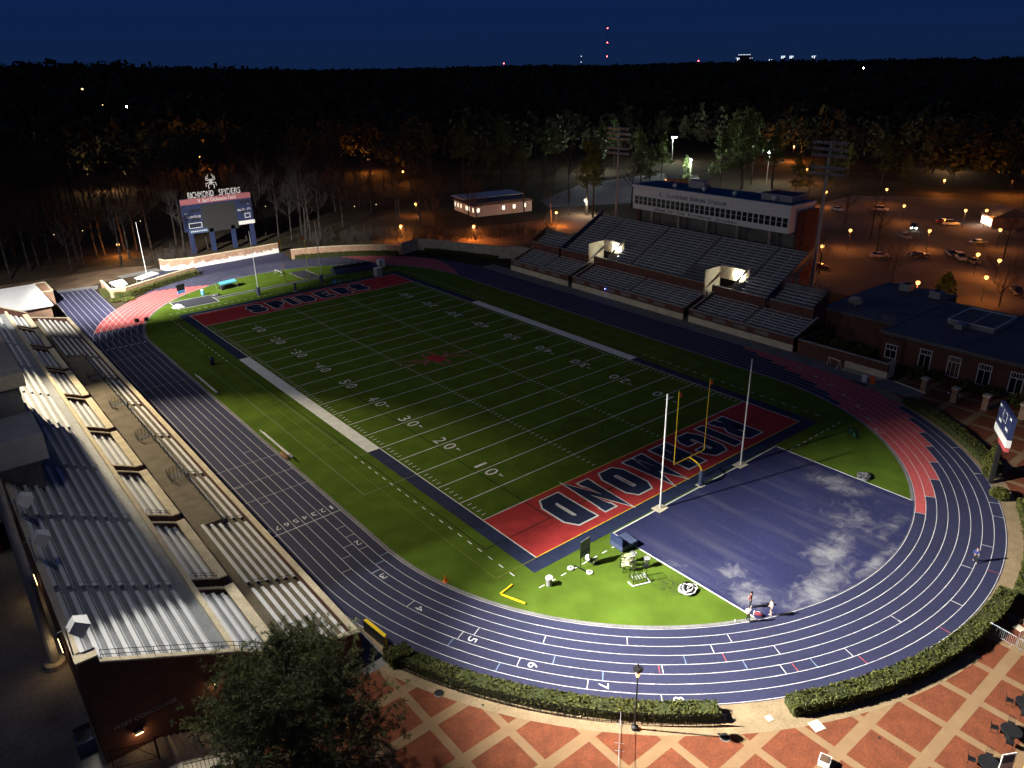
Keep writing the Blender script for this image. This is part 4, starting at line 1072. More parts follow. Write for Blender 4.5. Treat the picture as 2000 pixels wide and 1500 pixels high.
# ------------------------------------------------------------------ things on the infield
def bench_(label, x, y0, y1):
    t = thing('team_bench', label, 'bench', (x, y0, 0), 0, 'team benches along the left sideline'); n = int((y1-y0)/2.2)
    MB().box(-.16,.16,0,y1-y0,.42,.47).build('seat', M['alu'], t); MB().box(-.36,-.31,0,y1-y0,.72,.96).build('backrest', M['alu'], t)
    for k in range(n+1): MB().path([(.12,(y1-y0)*k/n,0),(.12,(y1-y0)*k/n,.42),(-.3,(y1-y0)*k/n,.42),(-.34,(y1-y0)*k/n,.95)], .025, 4).build('leg', M['galv'], t)
bench_('long bare aluminium team bench, the farther of the two by the inner lane', -34.6, 9.8, 18.8)
bench_('long aluminium team bench with gear on it, nearer of two by the inner lane', -34.65, -18.1, -8.5)
t = thing('gear_bag', 'brown gear bag heap lying beside the nearer team bench', 'bag', (-35.05, -16.6, 0)); mb = MB(); mb.lathe([(.25,0),(.3,.2),(.2,.34),(.03,.38)], n=10); mb.xf(Matrix.Scale(4.5, 4, (0,1,0))); mb.build('body', mat('brown_bag', (.20,.09,.04), .8, .3, 4), t, True)
t = thing('traffic_cone', 'orange traffic cone standing at the inner edge of the near bend', 'cone', (-33.75, -52.0, 0))
MB().lathe([(.17,.05),(.05,.72),(.03,.75)], n=12).build('cone', M['orange'], t); MB().box(-.24,.24,-.24,.24,.012,.05).build('base', M['orange'], t)
t = thing('trash_can', 'grey round trash can on the turf near the end zone corner', 'trash can', (-26.35, -59.1, 0))
MB().lathe([(.29,.012),(.34,.86)], n=18).build('body', M['grey_paint'], t); MB().lathe([(.37,.84),(.37,.95),(.30,.95),(.28,.6)], n=18).build('rim', M['white'], t)
for (p, q, l) in (((-29.1,-56.75),(-30.85,-57.1),'shorter yellow rail lying on the turf, touching the longer one'),((-30.85,-57.25),(-29.95,-59.75),'longer yellow rail lying on the turf near the inner lane')):
    t = thing('yellow_rail', l, 'rail', (*p, .012), math.atan2(q[1]-p[1], q[0]-p[0]), 'yellow rails lying on the turf'); ln = math.hypot(q[0]-p[0], q[1]-p[1])
    MB().box(0,ln,-.09,.09,.03,.13).build('beam', M['yellow'], t); MB().box(.1,.3,-.14,.14,0,.03).box(ln-.3,ln-.1,-.14,.14,0,.03).build('foot', M['black'], t)
# sign on a frame with weights at its feet
t = thing('display_board', 'tall framed display board with a blue lower panel standing near the end zone corner', 'sign', (-21.5, -59.1, .012), R_(8))
for x in (-.75, .75): MB().tube((x,0,0),(x,0,3.2),.045,.045,6).build('leg', M['black'], t); MB().box(x-.06,x+.06,-.8,.8,0,.08).build('foot', M['black'], t)
MB().box(-.7,.7,-.03,.03,1.9,3.15).build('clock_face', mat('board_face', (.16,.16,.17), .5, .1, 2), t); pn = MB().box(-.7,.7,-.035,.035,1.25,1.88).build('panel', M['navy_soft'], t)
tx = MB(); 
for k in range(4): tx.box(-.5+k*.27,-.32+k*.27,-.042,-.037,1.5,1.62)
tx.build('faded_lettering', M['galv'], pn)
for i, (x, y, l) in enumerate(((-23.0,-58.6,'white weight disc on the turf left of the display board'),(-22.0,-60.3,'white weight disc with a dark hub in front of the display board'),(-20.4,-59.6,'white weight disc at the right foot of the display board'),(-20.6,-58.7,'upright white weight disc behind the right foot of the display board'))):
    t = thing('weight_disc', l, 'weight', (x, y, .012), i, 'weight discs round the display board'); mb = MB(); mb.lathe([(.12,0),(.33,.02),(.35,.12),(.30,.16),(.12,.15)], n=16)
    if i > 1: mb.xf(Matrix.Translation((0,0,.3)) @ Matrix.Rotation(R_(70), 4, 'Y'))
    mb.build('disc', M['white'], t, True); h = MB(); h.lathe([(.10,-.01),(.10,.20)], n=10)
    if i > 1: h.xf(Matrix.Translation((0,0,.3)) @ Matrix.Rotation(R_(70), 4, 'Y'))
    h.build('hub', M['black'], t)
# high jump pad
t = thing('landing_mat', 'grey-blue covered landing mat with a raised back at the corner of the blue apron', 'mat', (-16.0, -59.3, .02), R_(-4))
mb = MB(); mb.box(-1.1,1.1,-.95,.95,.14,.72); mb.build('mat_body', M['navy_soft'], t); MB().box(-1.1,-.98,-.9,.9,.72,1.6).xf(Matrix.Identity(4)).build('back_panel', M['navy'], t)
for x, y in ((-.95,-.8),(.95,-.8),(-.95,.8),(.95,.8)): MB().tube((x,y-.06,.07),(x,y+.06,.07),.07,.07,8).build('wheel', M['white'], t)
# racks with pale poles
def rack(label, x, y, rz, mode):
    t = thing('equipment_rack', label, 'rack', (x, y, .012), rz, 'equipment racks on the turf')
    mb = MB()
    for a in (-.75,.75):
        for b in (-.45,.45): mb.tube((a,b,0),(a*.9,b*.9,1.75),.032,.032,5)
        mb.tube((a,-.45,.35),(a,.45,.35),.028,.028,5); mb.tube((a*.9,-.4,1.75),(a*.9,.4,1.75),.028,.028,5)
    for z, k in ((.35,1),(1.05,.95),(1.75,.9)):
        for b in (-.45,.45): mb.tube((-.75*k,b*k,z),(.75*k,b*k,z),.028,.028,5)
    mb.build('frame', M['black'], t)
    if mode == 0:
        for k in range(20):
            a = random.uniform(-.9,-.2); z = random.uniform(.5,1.6); b = random.uniform(-.4,.4)
            MB().tube((a,b,z),(a+random.uniform(.6,1.3),b+random.uniform(-.35,.35),z+random.uniform(-.3,.3)),.048,.048,6).build('pole', M['cream_pole'], t)
    else:
        mb = MB(); mb.path([(-.95,-.75,.06),(.95,-.75,.06),(1.05,.1,.06),(1.05,.75,.06)], .06, 6); mb.path([(-.95,-.75,.06),(-1.05,.0,.06)], .06, 6); mb.build('base_rail', M['white'], t)
        for k in range(5): MB().tube((-.6+k*.3,-.4,.4),(-.55+k*.28,.4,.5),.035,.035,5).build('pole', M['galv'], t)
    return t
M['cream_pole'] = mat('cream_pole', (.74,.72,.48), .5, .1, 3)
rack('black framed rack heaped with cream poles beside the landing mat', -18.6, -62.4, R_(-25), 0)
rack('black upright rack with a white base rail in front of the pole rack', -19.2, -64.2, R_(-20), 1)
for i, (x, y, l) in enumerate(((-17.3,-61.8,'pale grey funnel bin beside the pole rack, nearer the mat'),(-16.9,-63.3,'pale grey funnel bin beside the pole rack, nearer the apron line'))):
    t = thing('funnel_bin', l, 'bin', (x, y, .012), i); MB().lathe([(.12,.3),(.36,1.05),(.33,1.05)], n=12).build('hopper', M['galv'], t); MB().tube((0,0,0),(0,0,.35),.05,.05,6).build('stem', M['black'], t); MB().lathe([(.3,0),(.3,.03)], n=12).build('base', M['black'], t)
def coil(label, x, y, m1, m2, r=.62, n=9):
    t = thing('chain_pile', label, 'chain pile', (x, y, .012)); 
    for k, m in ((0, m1), (1, m2)):
        mb = MB()
        for j in range(n):
            c = (random.uniform(-.25,.25), random.uniform(-.25,.25)); rr = r*random.uniform(.35,1); ph = random.random()*6
            mb.path([(c[0]+rr*math.cos(ph+i*.55), c[1]+rr*.8*math.sin(ph+i*.55), .06+.3*random.random()*(1-rr/r*.6)+.04*j*.5) for i in range(12)], .05, 4)
        mb.build('coil', m, t)
    return t
coil('heaped silver and black chains on the turf beside the blue apron line', -16.75, -68.4, M['alu'], M['black'], .85, 13)
st = MB(); C = RNG.normal(0, 1, (420, 2))*np.array([[.75,.95]])+np.array([[-17.5,-66.9]])
st_ = leafcloud(np.c_[C, np.full(len(C), .02)], .09*(.5+RNG.random(len(C))), flat=.97); st_[:, :, 2] = .0135+.0004*RNG.random((len(C), 1))
link_ = link('crumb_rubber', quads_mesh('crumb_rubber', st_, M['black'])); tag(link_, 'dark rubber crumbs scattered over the turf by the chain pile', 'rubber crumbs', kind='stuff')
coil('dark heap of net and poles on the turf right of the blue apron', 16.3, -68.6, M['black'], M['galv'], .9, 10)
t = thing('ball_rack', 'dark wire rack with teal balls on the turf beside the red lanes', 'rack', (25.9, -61.9, .012), R_(30)); mb = MB()
for a in (-1.1,1.1):
    for b in (-.6,.6): mb.tube((a,b,0),(a,b,.95),.03,.03,4)
for z in (.1,.5,.95):
    for b in (-.6,.6): mb.tube((-1.1,b,z),(1.1,b,z),.025,.025,4)
    for a in (-1.1,0,1.1): mb.tube((a,-.6,z),(a,.6,z),.025,.025,4)
mb.build('frame', M['black'], t); tm = mat('teal_ball', (.02,.16,.12), .5, .1, 3)
for k in range(7): mb = MB(); mb.lathe([(.02,-.15),(.11,-.11),(.15,0),(.11,.11),(.02,.15)], (-.8+.27*k, random.uniform(-.3,.3), .27), 10); mb.build('ball', tm, t, True)
t = thing('tackle_dummy', 'dark upright padded dummy alone on the turf beside the left sideline', 'dummy', (-30.5, 23.7, .012)); MB().lathe([(.34,0),(.36,.9),(.30,1.35),(.1,1.45)], n=14).build('body', M['navy'], t, True); MB().lathe([(.45,0),(.45,.1)], n=14).build('base', M['black'], t)
for x, y, l in ((-33.9,58.2,'small black case on the turf against the inner lane of the far bend'),(-32.2,57.6,'small black case on the turf just inside the far bend')):
    t = thing('equipment_case', l, 'case', (x, y, .012), .3); MB().box(-.35,.35,-.28,.28,0,.62).build('body', M['black'], t); MB().box(-.36,.36,-.29,.29,.62,.70).build('lid', M['black'], t)
# far-end things
t = thing('display_board', 'black and blue display board on legs beside the far red lanes', 'sign', (-21.4, 69.3, .012), R_(20))
for x in (-.9,.9): MB().tube((x,0,0),(x,0,2.9),.05,.05,6).build('leg', M['navy'], t)
MB().box(-1.0,1.0,-.05,.05,1.9,3.2).build('clock_face', M['black'], t); MB().box(-.95,.95,-.06,.06,1.2,1.88).build('panel', mat('bright_blue', (.10,.30,.62), .5, .1, 2), t); M['bright_blue'] = bpy.data.materials['bright_blue']
t = thing('canopy', 'low turquoise canopy on four thin legs at the far end of the turf', 'canopy', (-10.9, 70.6, .012), R_(10))
mb = MB(); mb.poly([(-2.1,-1.1,1.55),(2.1,-1.1,1.55),(2.1,0,1.9),(-2.1,0,1.9)]); mb.poly([(-2.1,0,1.9),(2.1,0,1.9),(2.1,1.1,1.55),(-2.1,1.1,1.55)]); mb.box(-2.1,2.1,-1.12,-1.08,1.3,1.55); mb.box(-2.1,2.1,1.08,1.12,1.3,1.55); mb.build('top', mat('turquoise', (.10,.36,.46), .5, .1, 2), t)
for x in (-2.05,2.05):
    for y in (-1.05,1.05): MB().tube((x,y,0),(x,y,1.55),.035,.035,5).build('leg', M['galv'], t)
MB().box(-1.6,1.6,-.7,.7,.1,.75).build('stored_mat', M['black'], t)
t = thing('barrel', 'blue barrel standing at the tip of the far red lanes', 'barrel', (-17.0, 68.9, .012)); MB().lathe([(.34,0),(.38,.35),(.38,.8),(.32,1.15)], n=14).build('body', M['bright_blue'], t); MB().lathe([(.36,1.15),(.36,1.25)], n=14).build('lid', M['white'], t)
t = thing('hurdle', 'long steeplechase barrier with white and dark blocks at the far bend', 'barrier', (3.3, 74.6, .012), R_(92))
for k in range(8): MB().box(-2+k*.5,-1.5+k*.5,-.07,.07,.78,.92).build('block', M['white' if k % 2 == 0 else 'black'], t)
for x in (-1.7,1.7): MB().box(x-.05,x+.05,-.5,.5,0,.08).box(x-.05,x+.05,-.05,.05,.08,.78).build('foot', M['galv'], t)
t = thing('crumpled_tarp', 'crumpled white tarp heaped at the left end of the dark pad', 'tarp', (-24.3, 63.0, .03)); mb = MB(); n = 9
for i in range(n):
    for j in range(n):
        x, y = -1.1+2.2*i/(n-1), -1.0+2.0*j/(n-1); mb.v.append((x+random.uniform(-.12,.12), y+random.uniform(-.12,.12), max(.02, (.75*math.exp(-(x*x+y*y)*1.2))+random.uniform(-.16,.16)*math.exp(-(x*x+y*y)*.6)) if 0<i<n-1 and 0<j<n-1 else .01))
for i in range(n-1):
    for j in range(n-1): k = i*n+j; mb.f.append((k, k+n, k+n+1, k+1))
mb.build('sheet', M['white'], t)
coil('tangle of pale hoses on the turf at the right end of the dark pad', -15.2, 66.2, M['galv'], M['black'], 1.1, 9)
t = thing('landing_mat', 'long dark covered landing mat heaped at the far end of the turf', 'mat', (19.0, 64.6, .012), R_(-9)); MB().box(-5.5,5.5,-1.7,1.7,.05,.95).build('mat_body', M['navy'], t); MB().box(-5.0,4.2,.4,1.8,.95,1.5).build('cover', M['black'], t)
for k in range(6): MB().box(-4.8+k*1.7,-3.9+k*1.7,1.3,1.75,1.5,1.58).build('strap', M['galv'], t)
for k, (x, y) in enumerate(((9.2,56.3),(10.0,56.9),(10.8,56.4),(10.1,57.6))):
    t = thing('folding_chair', 'blue folding chair in a small cluster behind the far end line', 'chair', (x, y, .012), .4*k, 'blue chairs behind the far end line'); MB().box(-.24,.24,-.22,.22,.44,.48).build('seat', M['bright_blue'], t); MB().box(-.24,.24,.2,.24,.5,.95).build('backrest', M['bright_blue'], t)
    for a in (-.22,.22):
        for b in (-.2,.2): MB().tube((a,b,0),(a,b,.44),.02,.02,4).build('leg', M['galv'], t)
for x, y, l in ((20.8,56.0,'pale equipment cabinet behind the far corner of the end zone'),(25.6,63.0,'white folded screen standing behind the pale cabinet at the far corner')):
    t = thing('equipment_cabinet', l, 'cabinet', (x, y, .012), .2); MB().box(-.9,.9,-.55,.55,.08,2.0).build('body', M['white' if x > 22 else 'grey_paint'], t); MB().box(-.95,.95,-.6,.6,2.0,2.08).build('top', M['white'], t); MB().box(-.85,-.05,-.57,-.55,.15,1.9).build('door', M['grey_paint'], t)
t = thing('tripod', 'dark tripod stand beside the pale cabinet at the far end line', 'tripod', (17.2, 56.2, .012))
for a in (0, 2.1, 4.2): MB().tube((.6*math.cos(a),.6*math.sin(a),0),(0,0,1.6),.03,.03,4).build('leg', M['black'], t)
MB().box(-.15,.15,-.15,.15,1.55,1.85).build('head', M['black'], t)
# east walk
t = thing('sawhorse', 'pale wooden sawhorse leaning by the brick boundary wall', 'sawhorse', (46.9, -47.2, 0), R_(80)); MB().box(-1.2,1.2,-.05,.05,1.3,1.42).build('beam', M['cream_pole'], t)
for x in (-1,1):
    for y in (-.5,.5): MB().tube((x,y,0),(x,y*.1,1.32),.04,.04,4).build('leg', M['cream_pole'], t)
for x, y, l, m in ((44.6,-53.6,'pale sandwich board on the walk before the brick boundary wall','white'),(44.9,-54.8,'orange-brown sandwich board on the walk before the boundary wall','orange')):
    t = thing('sandwich_board', l, 'sign', (x, y, 0), .9); MB().exy([(-.3,0),(-.26,0),(.02,1.15),(-.02,1.15)], -.35, .35).build('panel', M[m], t); MB().exy([(.3,0),(.26,0),(-.02,1.12),(.02,1.12)], -.35, .35).build('panel', M[m], t)
# ------------------------------------------------------------------ people
def skin(name, verts, edges, radii, m, parent=None, sub=2):
    me = bpy.data.meshes.new(name); me.from_pydata([tuple(v) for v in verts], edges, []); me.update()
    me.materials.append(m); o = link(name, me, parent)
    md = o.modifiers.new('skin', 'SKIN'); md.use_smooth_shade = True; md.branch_smoothing = .3
    for i, r in enumerate(radii):
        sv = me.skin_vertices[0].data[i]; sv.radius = (r, r) if not isinstance(r, tuple) else r
        sv.use_root = (i == 0)
    s = o.modifiers.new('smooth', 'SUBSURF'); s.levels = s.render_levels = sub
    return o
SK = mat('skin', (.50, .31, .22), .55, .1, 5)
def person(label, loc, rz, arms, legs, top, bottom, shoe, hairm, long_sleeve=False, long_leg=True, lean=0, skinm=SK, group=None):
    """faces +y. arms: (elbow, wrist) per side; legs: (knee, ankle) per side"""
    t = thing('person', label, 'person', loc, rz, group)
    V = [(0,0,.95),(0,lean*.3,1.12),(0,lean*.7,1.32),(0,lean,1.48),(0,lean+.015,1.555),(0,lean+.03,1.645),(0,lean+.02,1.725)]
    E = [(0,1),(1,2),(2,3),(3,4),(4,5),(5,6)]; Rr = [(.155,.105),(.135,.10),(.16,.11),(.075,.07),.052,(.078,.098),(.066,.08)]
    V += [(0,lean+.125,1.635)]; E += [(5,7)]; Rr += [.016]                                     # nose
    for s in (-1, 1): V.append((s*.085,lean+.02,1.645)); E.append((5,len(V)-1)); Rr.append(.018)   # ears
    sh = []; hp = []; el = []
    for i, s in enumerate((-1, 1)):
        a, w = arms[i]; k = len(V); a = Vector(a); w = Vector(w); d = (w-a).normalized(); sd = Vector((s,0,0)); sd = (sd-d*sd.dot(d)).normalized(); fw = d.cross(sd)
        V += [(s*.175,lean,1.42), tuple(a), tuple(w), tuple(w+d*.075)]; E += [(2,k),(k,k+1),(k+1,k+2),(k+2,k+3)]; Rr += [.062,.043,.029,(.036,.018)]
        for j, (o, ln) in enumerate(((-.028,.062),(-.010,.075),(.009,.070),(.027,.055))):          # four fingers, slightly curled
            b = w+d*.10+fw*o; m_ = len(V); V += [tuple(b), tuple(b+d*ln*.55+sd*-.008), tuple(b+d*ln*.9+sd*-.03)]; E += [(k+3,m_),(m_,m_+1),(m_+1,m_+2)]; Rr += [.009,.0085,.0075]
        m_ = len(V); V += [tuple(w+d*.035-fw*.035), tuple(w+d*.075-fw*.058)]; E += [(k+2,m_),(m_,m_+1)]; Rr += [.011,.009]
        sh.append(((s*.175,lean,1.42), a, w))
    for i, s in enumerate((-1, 1)):
        kn, an = legs[i]; k = len(V); an = Vector(an)
        V += [(s*.095,0,.88), tuple(kn), tuple(an), (an.x+s*.02, an.y+.13, .035+an.z-.08)]; E += [(0,k),(k,k+1),(k+1,k+2),(k+2,k+3)]; Rr += [.088,.058,.040,(.042,.03)]
        hp.append(((s*.095,0,.88), Vector(kn), an))
    skin('body', V, E, Rr, skinm, t)
    for s in (-1, 1): MB().lathe([(.003,-.006),(.010,0),(.003,.006)], (s*.032, lean+.118, 1.66), 8).build('eye', M['black'], t)
    # hair cap
    mb = MB(); mb.lathe([(.088,0),(.098,.045),(.085,.09),(.04,.118),(.005,.124)], (0,lean+.005,1.655), 14); mb.build('hair', hairm, t, True)
    # top
    V = [(0,0,.93),(0,lean*.3,1.12),(0,lean*.7,1.32),(0,lean,1.46)]; E = [(0,1),(1,2),(2,3)]; Rr = [(.17,.125),(.155,.12),(.178,.128),(.085,.082)]
    for (a, b, c) in sh:
        k = len(V); a = Vector(a); V += [tuple(a), tuple(b if long_sleeve else a.lerp(b, .62))]; E += [(2,k),(k,k+1)]; Rr += [.074,.056 if long_sleeve else .06]
        if long_sleeve: V.append(tuple(b.lerp(c, .92))); E.append((k+1,k+2)); Rr.append(.042)
    skin('top', V, E, Rr, top, t)
    V = [(0,0,1.0),(0,0,.92)]; E = [(0,1)]; Rr = [(.16,.115),(.165,.125)]
    for (a, b, c) in hp:
        k = len(V); a = Vector(a); V += [tuple(a), tuple(b if long_leg else a.lerp(b, .85))]; E += [(1,k),(k,k+1)]; Rr += [.10,.072 if long_leg else .088]
        if long_leg: V.append(tuple(b.lerp(c, .9))); E.append((k+1,k+2)); Rr.append(.058)
    skin('trousers' if long_leg else 'shorts', V, E, Rr, bottom, t)
    for (a, b, c) in hp: skin('shoe', [(c.x,c.y-.05,c.z-.035),(c.x,c.y+.06,c.z-.04),(c.x,c.y+.17,c.z-.055)], [(0,1),(1,2)], [(.05,.04),(.052,.04),(.045,.028)], shoe, t, 1)
    return t
cl = lambda n, c: mat(n, c, .85, .2, 6)
hair_d = cl('dark_hair', (.02,.015,.012)); wht = cl('white_cloth', (.75,.75,.74)); mar = cl('maroon_cloth', (.16,.025,.04)); blk = cl('black_cloth', (.02,.02,.024)); gry = cl('grey_cloth', (.33,.36,.40)); blu = cl('blue_cloth', (.04,.07,.25)); lbl = cl('pale_blue_cloth', (.45,.52,.70)); nvy = cl('navy_cloth', (.04,.05,.10))
st = ((-.10,.01,.49),(-.11,-.02,.09)), ((.10,.01,.49),(.12,-.02,.09))
person('standing person in a maroon and dark top and trousers, farthest of three', (-14.3,-73.7,.02), R_(200), (((-.30,-.06,1.16),(-.20,-.20,.98)),((.30,-.06,1.16),(.20,-.20,.98))), st, mar, blk, wht, hair_d, True)
person('standing person in a loose white top and dark leggings, nearest of three', (-16.15,-74.75,.02), R_(-50), (((-.27,.02,1.15),(-.14,.20,1.05)),((.27,.02,1.15),(.14,.20,1.02))), (((-.09,.03,.49),(-.10,-.02,.09)),((.09,-.01,.49),(.08,-.12,.10))), wht, blk, wht, hair_d, True)
person('standing person in grey tee shirt and shorts with bare legs, hands held together', (-13.85,-75.6,.02), R_(55), (((-.27,.03,1.17),(-.05,.22,1.12)),((.27,.03,1.17),(.06,.23,1.10))), st, gry, nvy, wht, hair_d, False, False)
person('person in a blue top walking round the outer lanes with a long shadow', (8.6,-84.2,.02), R_(120), (((-.27,-.06,1.16),(-.24,.12,.98)),((.27,.08,1.16),(.22,.26,1.05))), (((-.09,.13,.50),(-.10,.20,.10)),((.09,.05,.50),(.10,-.26,.14))), blu, blk, wht, hair_d, True, lean=.05)
t = thing('sports_bag', 'maroon and white sports bag on the ground between the three standing people', 'bag', (-14.75,-74.85,.03), .4); mb = MB(); mb.lathe([(.05,-.42),(.17,-.36),(.19,0),(.17,.36),(.05,.42)], n=12); mb.xf(Matrix.Translation((0,0,.18)) @ Matrix.Rotation(PI/2, 4, 'X')); mb.build('body', mar, t, True); MB().path([(0,-.2,.34),(.02,-.1,.45),(.02,.1,.45),(0,.2,.34)], .015, 5).build('strap', wht, t); MB().box(-.14,.14,.30,.40,.05,.34).build('end_panel', wht, t)
t = thing('water_bottle', 'small white bottle standing on the turf beside the tip of the blue apron', 'bottle', (-17.0,-74.0,.012)); MB().lathe([(.05,0),(.055,.2),(.025,.26)], n=10).build('body', wht, t); MB().lathe([(.03,.26),(.03,.31)], n=10).build('cap', M['black'], t)

# ------------------------------------------------------------------ plaza furniture
def lamp_light(parent, z, col, power, r=.15, kind='POINT', loc=None):
    l = bpy.data.lights.new('lamp_light', kind); l.color = col; l.energy = power
    l.shadow_soft_size = r
    o = link('lamp_light', l, parent); o.location = loc or (0, 0, z); return o
SOD = (1, .31, .05); WARM = (1, .62, .30)
t = thing('street_lamp', 'slim black lamp post with a lantern head at the plaza edge of the long hedge', 'street lamp', (-32.9,-76.3,-.03))
MB().tube((0,0,0),(0,0,5.2),.075,.05,8).lathe([(.28,0),(.28,.25),(.12,.35)], n=12).build('post', M['black'], t)
MB().box(-.26,.26,-.26,.26,5.75,6.1).lathe([(.05,6.1),(.03,6.45)], n=6).build('lantern_cap', M['black'], t); MB().lathe([(.1,5.2),(.17,5.45),(.19,5.74)], n=10).build('globe', M['glow_orange'], t)
lamp_light(t, 4.9, SOD, 260, .12, loc=(.0,.35,4.9))
def barrier_(label, x, y, rz, L=2.4):
    t = thing('crowd_barrier', label, 'barrier', (x, y, -.03), rz, 'steel crowd barriers on the plaza'); mb = MB()
    mb.path([(0,0,.15),(0,0,1.0),(.1,0,1.1),(L-.1,0,1.1),(L,0,1.0),(L,0,.15),(0,0,.15)], .022, 5)
    for k in range(1, 16): mb.tube((L*k/16,0,.15),(L*k/16,0,1.1),.009,.009,4)
    mb.build('panel', M['galv'], t)
    for x_ in (.3, L-.3): MB().tube((x_,-.35,.01),(x_,.35,.01),.02,.02,4).tube((x_,0,.0),(x_,0,.15),.02,.02,4).build('foot', M['galv'], t)
for i, (x, y, a, l) in enumerate(((-33.2,-75.1,-139,'steel crowd barrier standing between the lamp post and the hedge'),(-35.1,-76.75,-138,'steel crowd barrier left of the lamp post at the photo bottom edge'),(-37.0,-78.5,-138,'steel crowd barrier at the bottom edge, farthest from the hedge'),(-1.2,-89.1,-97,'steel crowd barrier with its end against the right hand hedge'),(-1.5,-91.6,-93,'steel crowd barrier at the right edge, second from the hedge'),(-.2,-91.3,-70,'steel crowd barrier standing askew at the right edge'))): barrier_(l, x, y, R_(a))
for i, (x, y, s, l) in enumerate(((-22.07,-85.1,1.0,'large pale square slab cover on the brick plaza'),(-24.2,-82.35,.55,'small pale square slab cover near the walkway gap'),(1.45,-90.8,.8,'pale square slab cover by the barriers at the right edge'))):
    t = tag(MB().prism([(x-s*.6,y-s*.3),(x+s*.3,y-s*.6),(x+s*.6,y+s*.3),(x-s*.3,y+s*.6)], -.03, .012).build('slab_cover', M['concrete_pale']), l, 'slab', 'pale slab covers in the plaza')
for x, y, l in ((-42.4,-63.6,'dark round manhole cover near the left end of the hedge'),(-28.3,-81.25,'dark round manhole cover in the brick panel below the walkway gap')):
    t = thing('manhole_cover', l, 'manhole cover', (x, y, -.03), 0, 'manhole covers in the plaza'); MB().lathe([(.42,0),(.42,.012)], n=20).build('plate', M['concrete_dark'], t); MB().lathe([(.34,.012),(.34,.016)], n=20).build('lid', M['black'], t)
dr = [(-40.4,-67.4),(-31.85,-77.9),(-28.4,-81.25),(-36,-72.3),(-19.5,-89.2)]
for x, y in dr[:3]+dr[3:]:
    t = tag(MB().lathe([(.11,-.03),(.11,-.014)], (x,y+.5,0), 10).build('drain_grate', M['black']), 'small dark drain grate set in the plaza paving', 'drain', 'small drain grates in the plaza')
def table(label, x, y):
    t = thing('patio_table', label, 'table', (x, y, -.03), random.random(), 'dark round tables on the plaza')
    MB().lathe([(.72,.70),(.74,.74),(.70,.76)], n=22).build('tabletop', M['black'], t); MB().lathe([(.35,0),(.06,.06),(.05,.70)], n=12).build('pedestal', M['black'], t)
    for k in range(4):
        a = k*PI/2+.3; c = thing('patio_chair', 'dark mesh chair pulled up to a round plaza table', 'chair', (x+1.02*math.cos(a), y+1.02*math.sin(a), -.03), a-PI/2, 'dark chairs round the plaza tables')
        MB().box(-.24,.24,-.24,.24,.42,.46).build('seat', M['black'], c)
        mb = MB(); 
        for q in range(6): mb.tube((-.22+.088*q,.24,.46),(-.20+.08*q,.33,.90),.012,.012,4)
        mb.tube((-.24,.33,.90),(.24,.33,.90),.02,.02,4); mb.build('backrest', M['black'], c)
        for u in (-.21,.21):
            for v in (-.21,.21): MB().tube((u,v,0),(u,v,.42),.016,.016,4).build('leg', M['black'], c)
table('dark round table with chairs at the right edge of the plaza, farthest of three', -8.4, -94.6); table('dark round table with chairs beside the banners, middle of three', -12.1, -94.9); table('dark round table with chairs at the bottom edge, nearest of three', -16.4, -95.0)
t = thing('banner_stand', 'black banner with orange frame lettered RICHMOND at the bottom right corner', 'banner', (-15.7,-97.4,-.03), R_(146))
MB().box(-.75,.75,-.03,.03,.25,3.0).build('panel', M['black'], t); f = MB(); f.box(-.81,.81,-.05,.05,3.003,3.1); f.box(-.81,.81,-.05,.05,.15,.247); f.box(-.81,-.753,-.05,.05,.25,3.0); f.box(.753,.81,-.05,.05,.25,3.0); f.build('frame', M['orange_pale'] if 'orange_pale' in M else mat('orange_paint',(.80,.36,.06),.5,.08,2), t)
tx = MB(); put_text(tx, 'RICHMOND', (0,-.034,1.75), (0,0,-1), (1,0,0), .42, 2.1); tx.build('lettering', M['white'], t)
tx = MB(); put_text(tx, 'RICHMOND', (0,.034,1.75), (0,0,-1), (-1,0,0), .42, 2.1); tx.build('lettering', M['white'], t)
MB().box(-.5,.5,-.35,.35,0,.15).build('base', M['black'], t)
t = thing('poster_stand', 'white poster board with a dark picture and red foot beside the black banner', 'poster', (-16.0,-95.9,-.03), R_(150))
MB().box(-.55,.55,-.03,.03,.45,2.1).build('panel', M['white'], t); MB().box(-.45,.45,-.036,.036,1.25,1.95).build('picture', M['navy_soft'], t); MB().box(-.55,.55,-.036,.036,.45,.7).build('foot_band', M['track_red'], t); MB().box(-.5,.5,-.3,.3,0,.45).build('base', M['white'], t)
t = thing('planter_box', 'small white square planter box at the bottom edge of the plaza', 'planter', (-24.8,-87.3,-.03), .3); MB().exy([(-.34,0),(.34,0),(.42,.55),(-.42,.55)], -.4, .4).build('box', M['white'], t); MB().box(-.34,.34,-.33,.33,.55,.58).build('soil', M['mulch'], t)

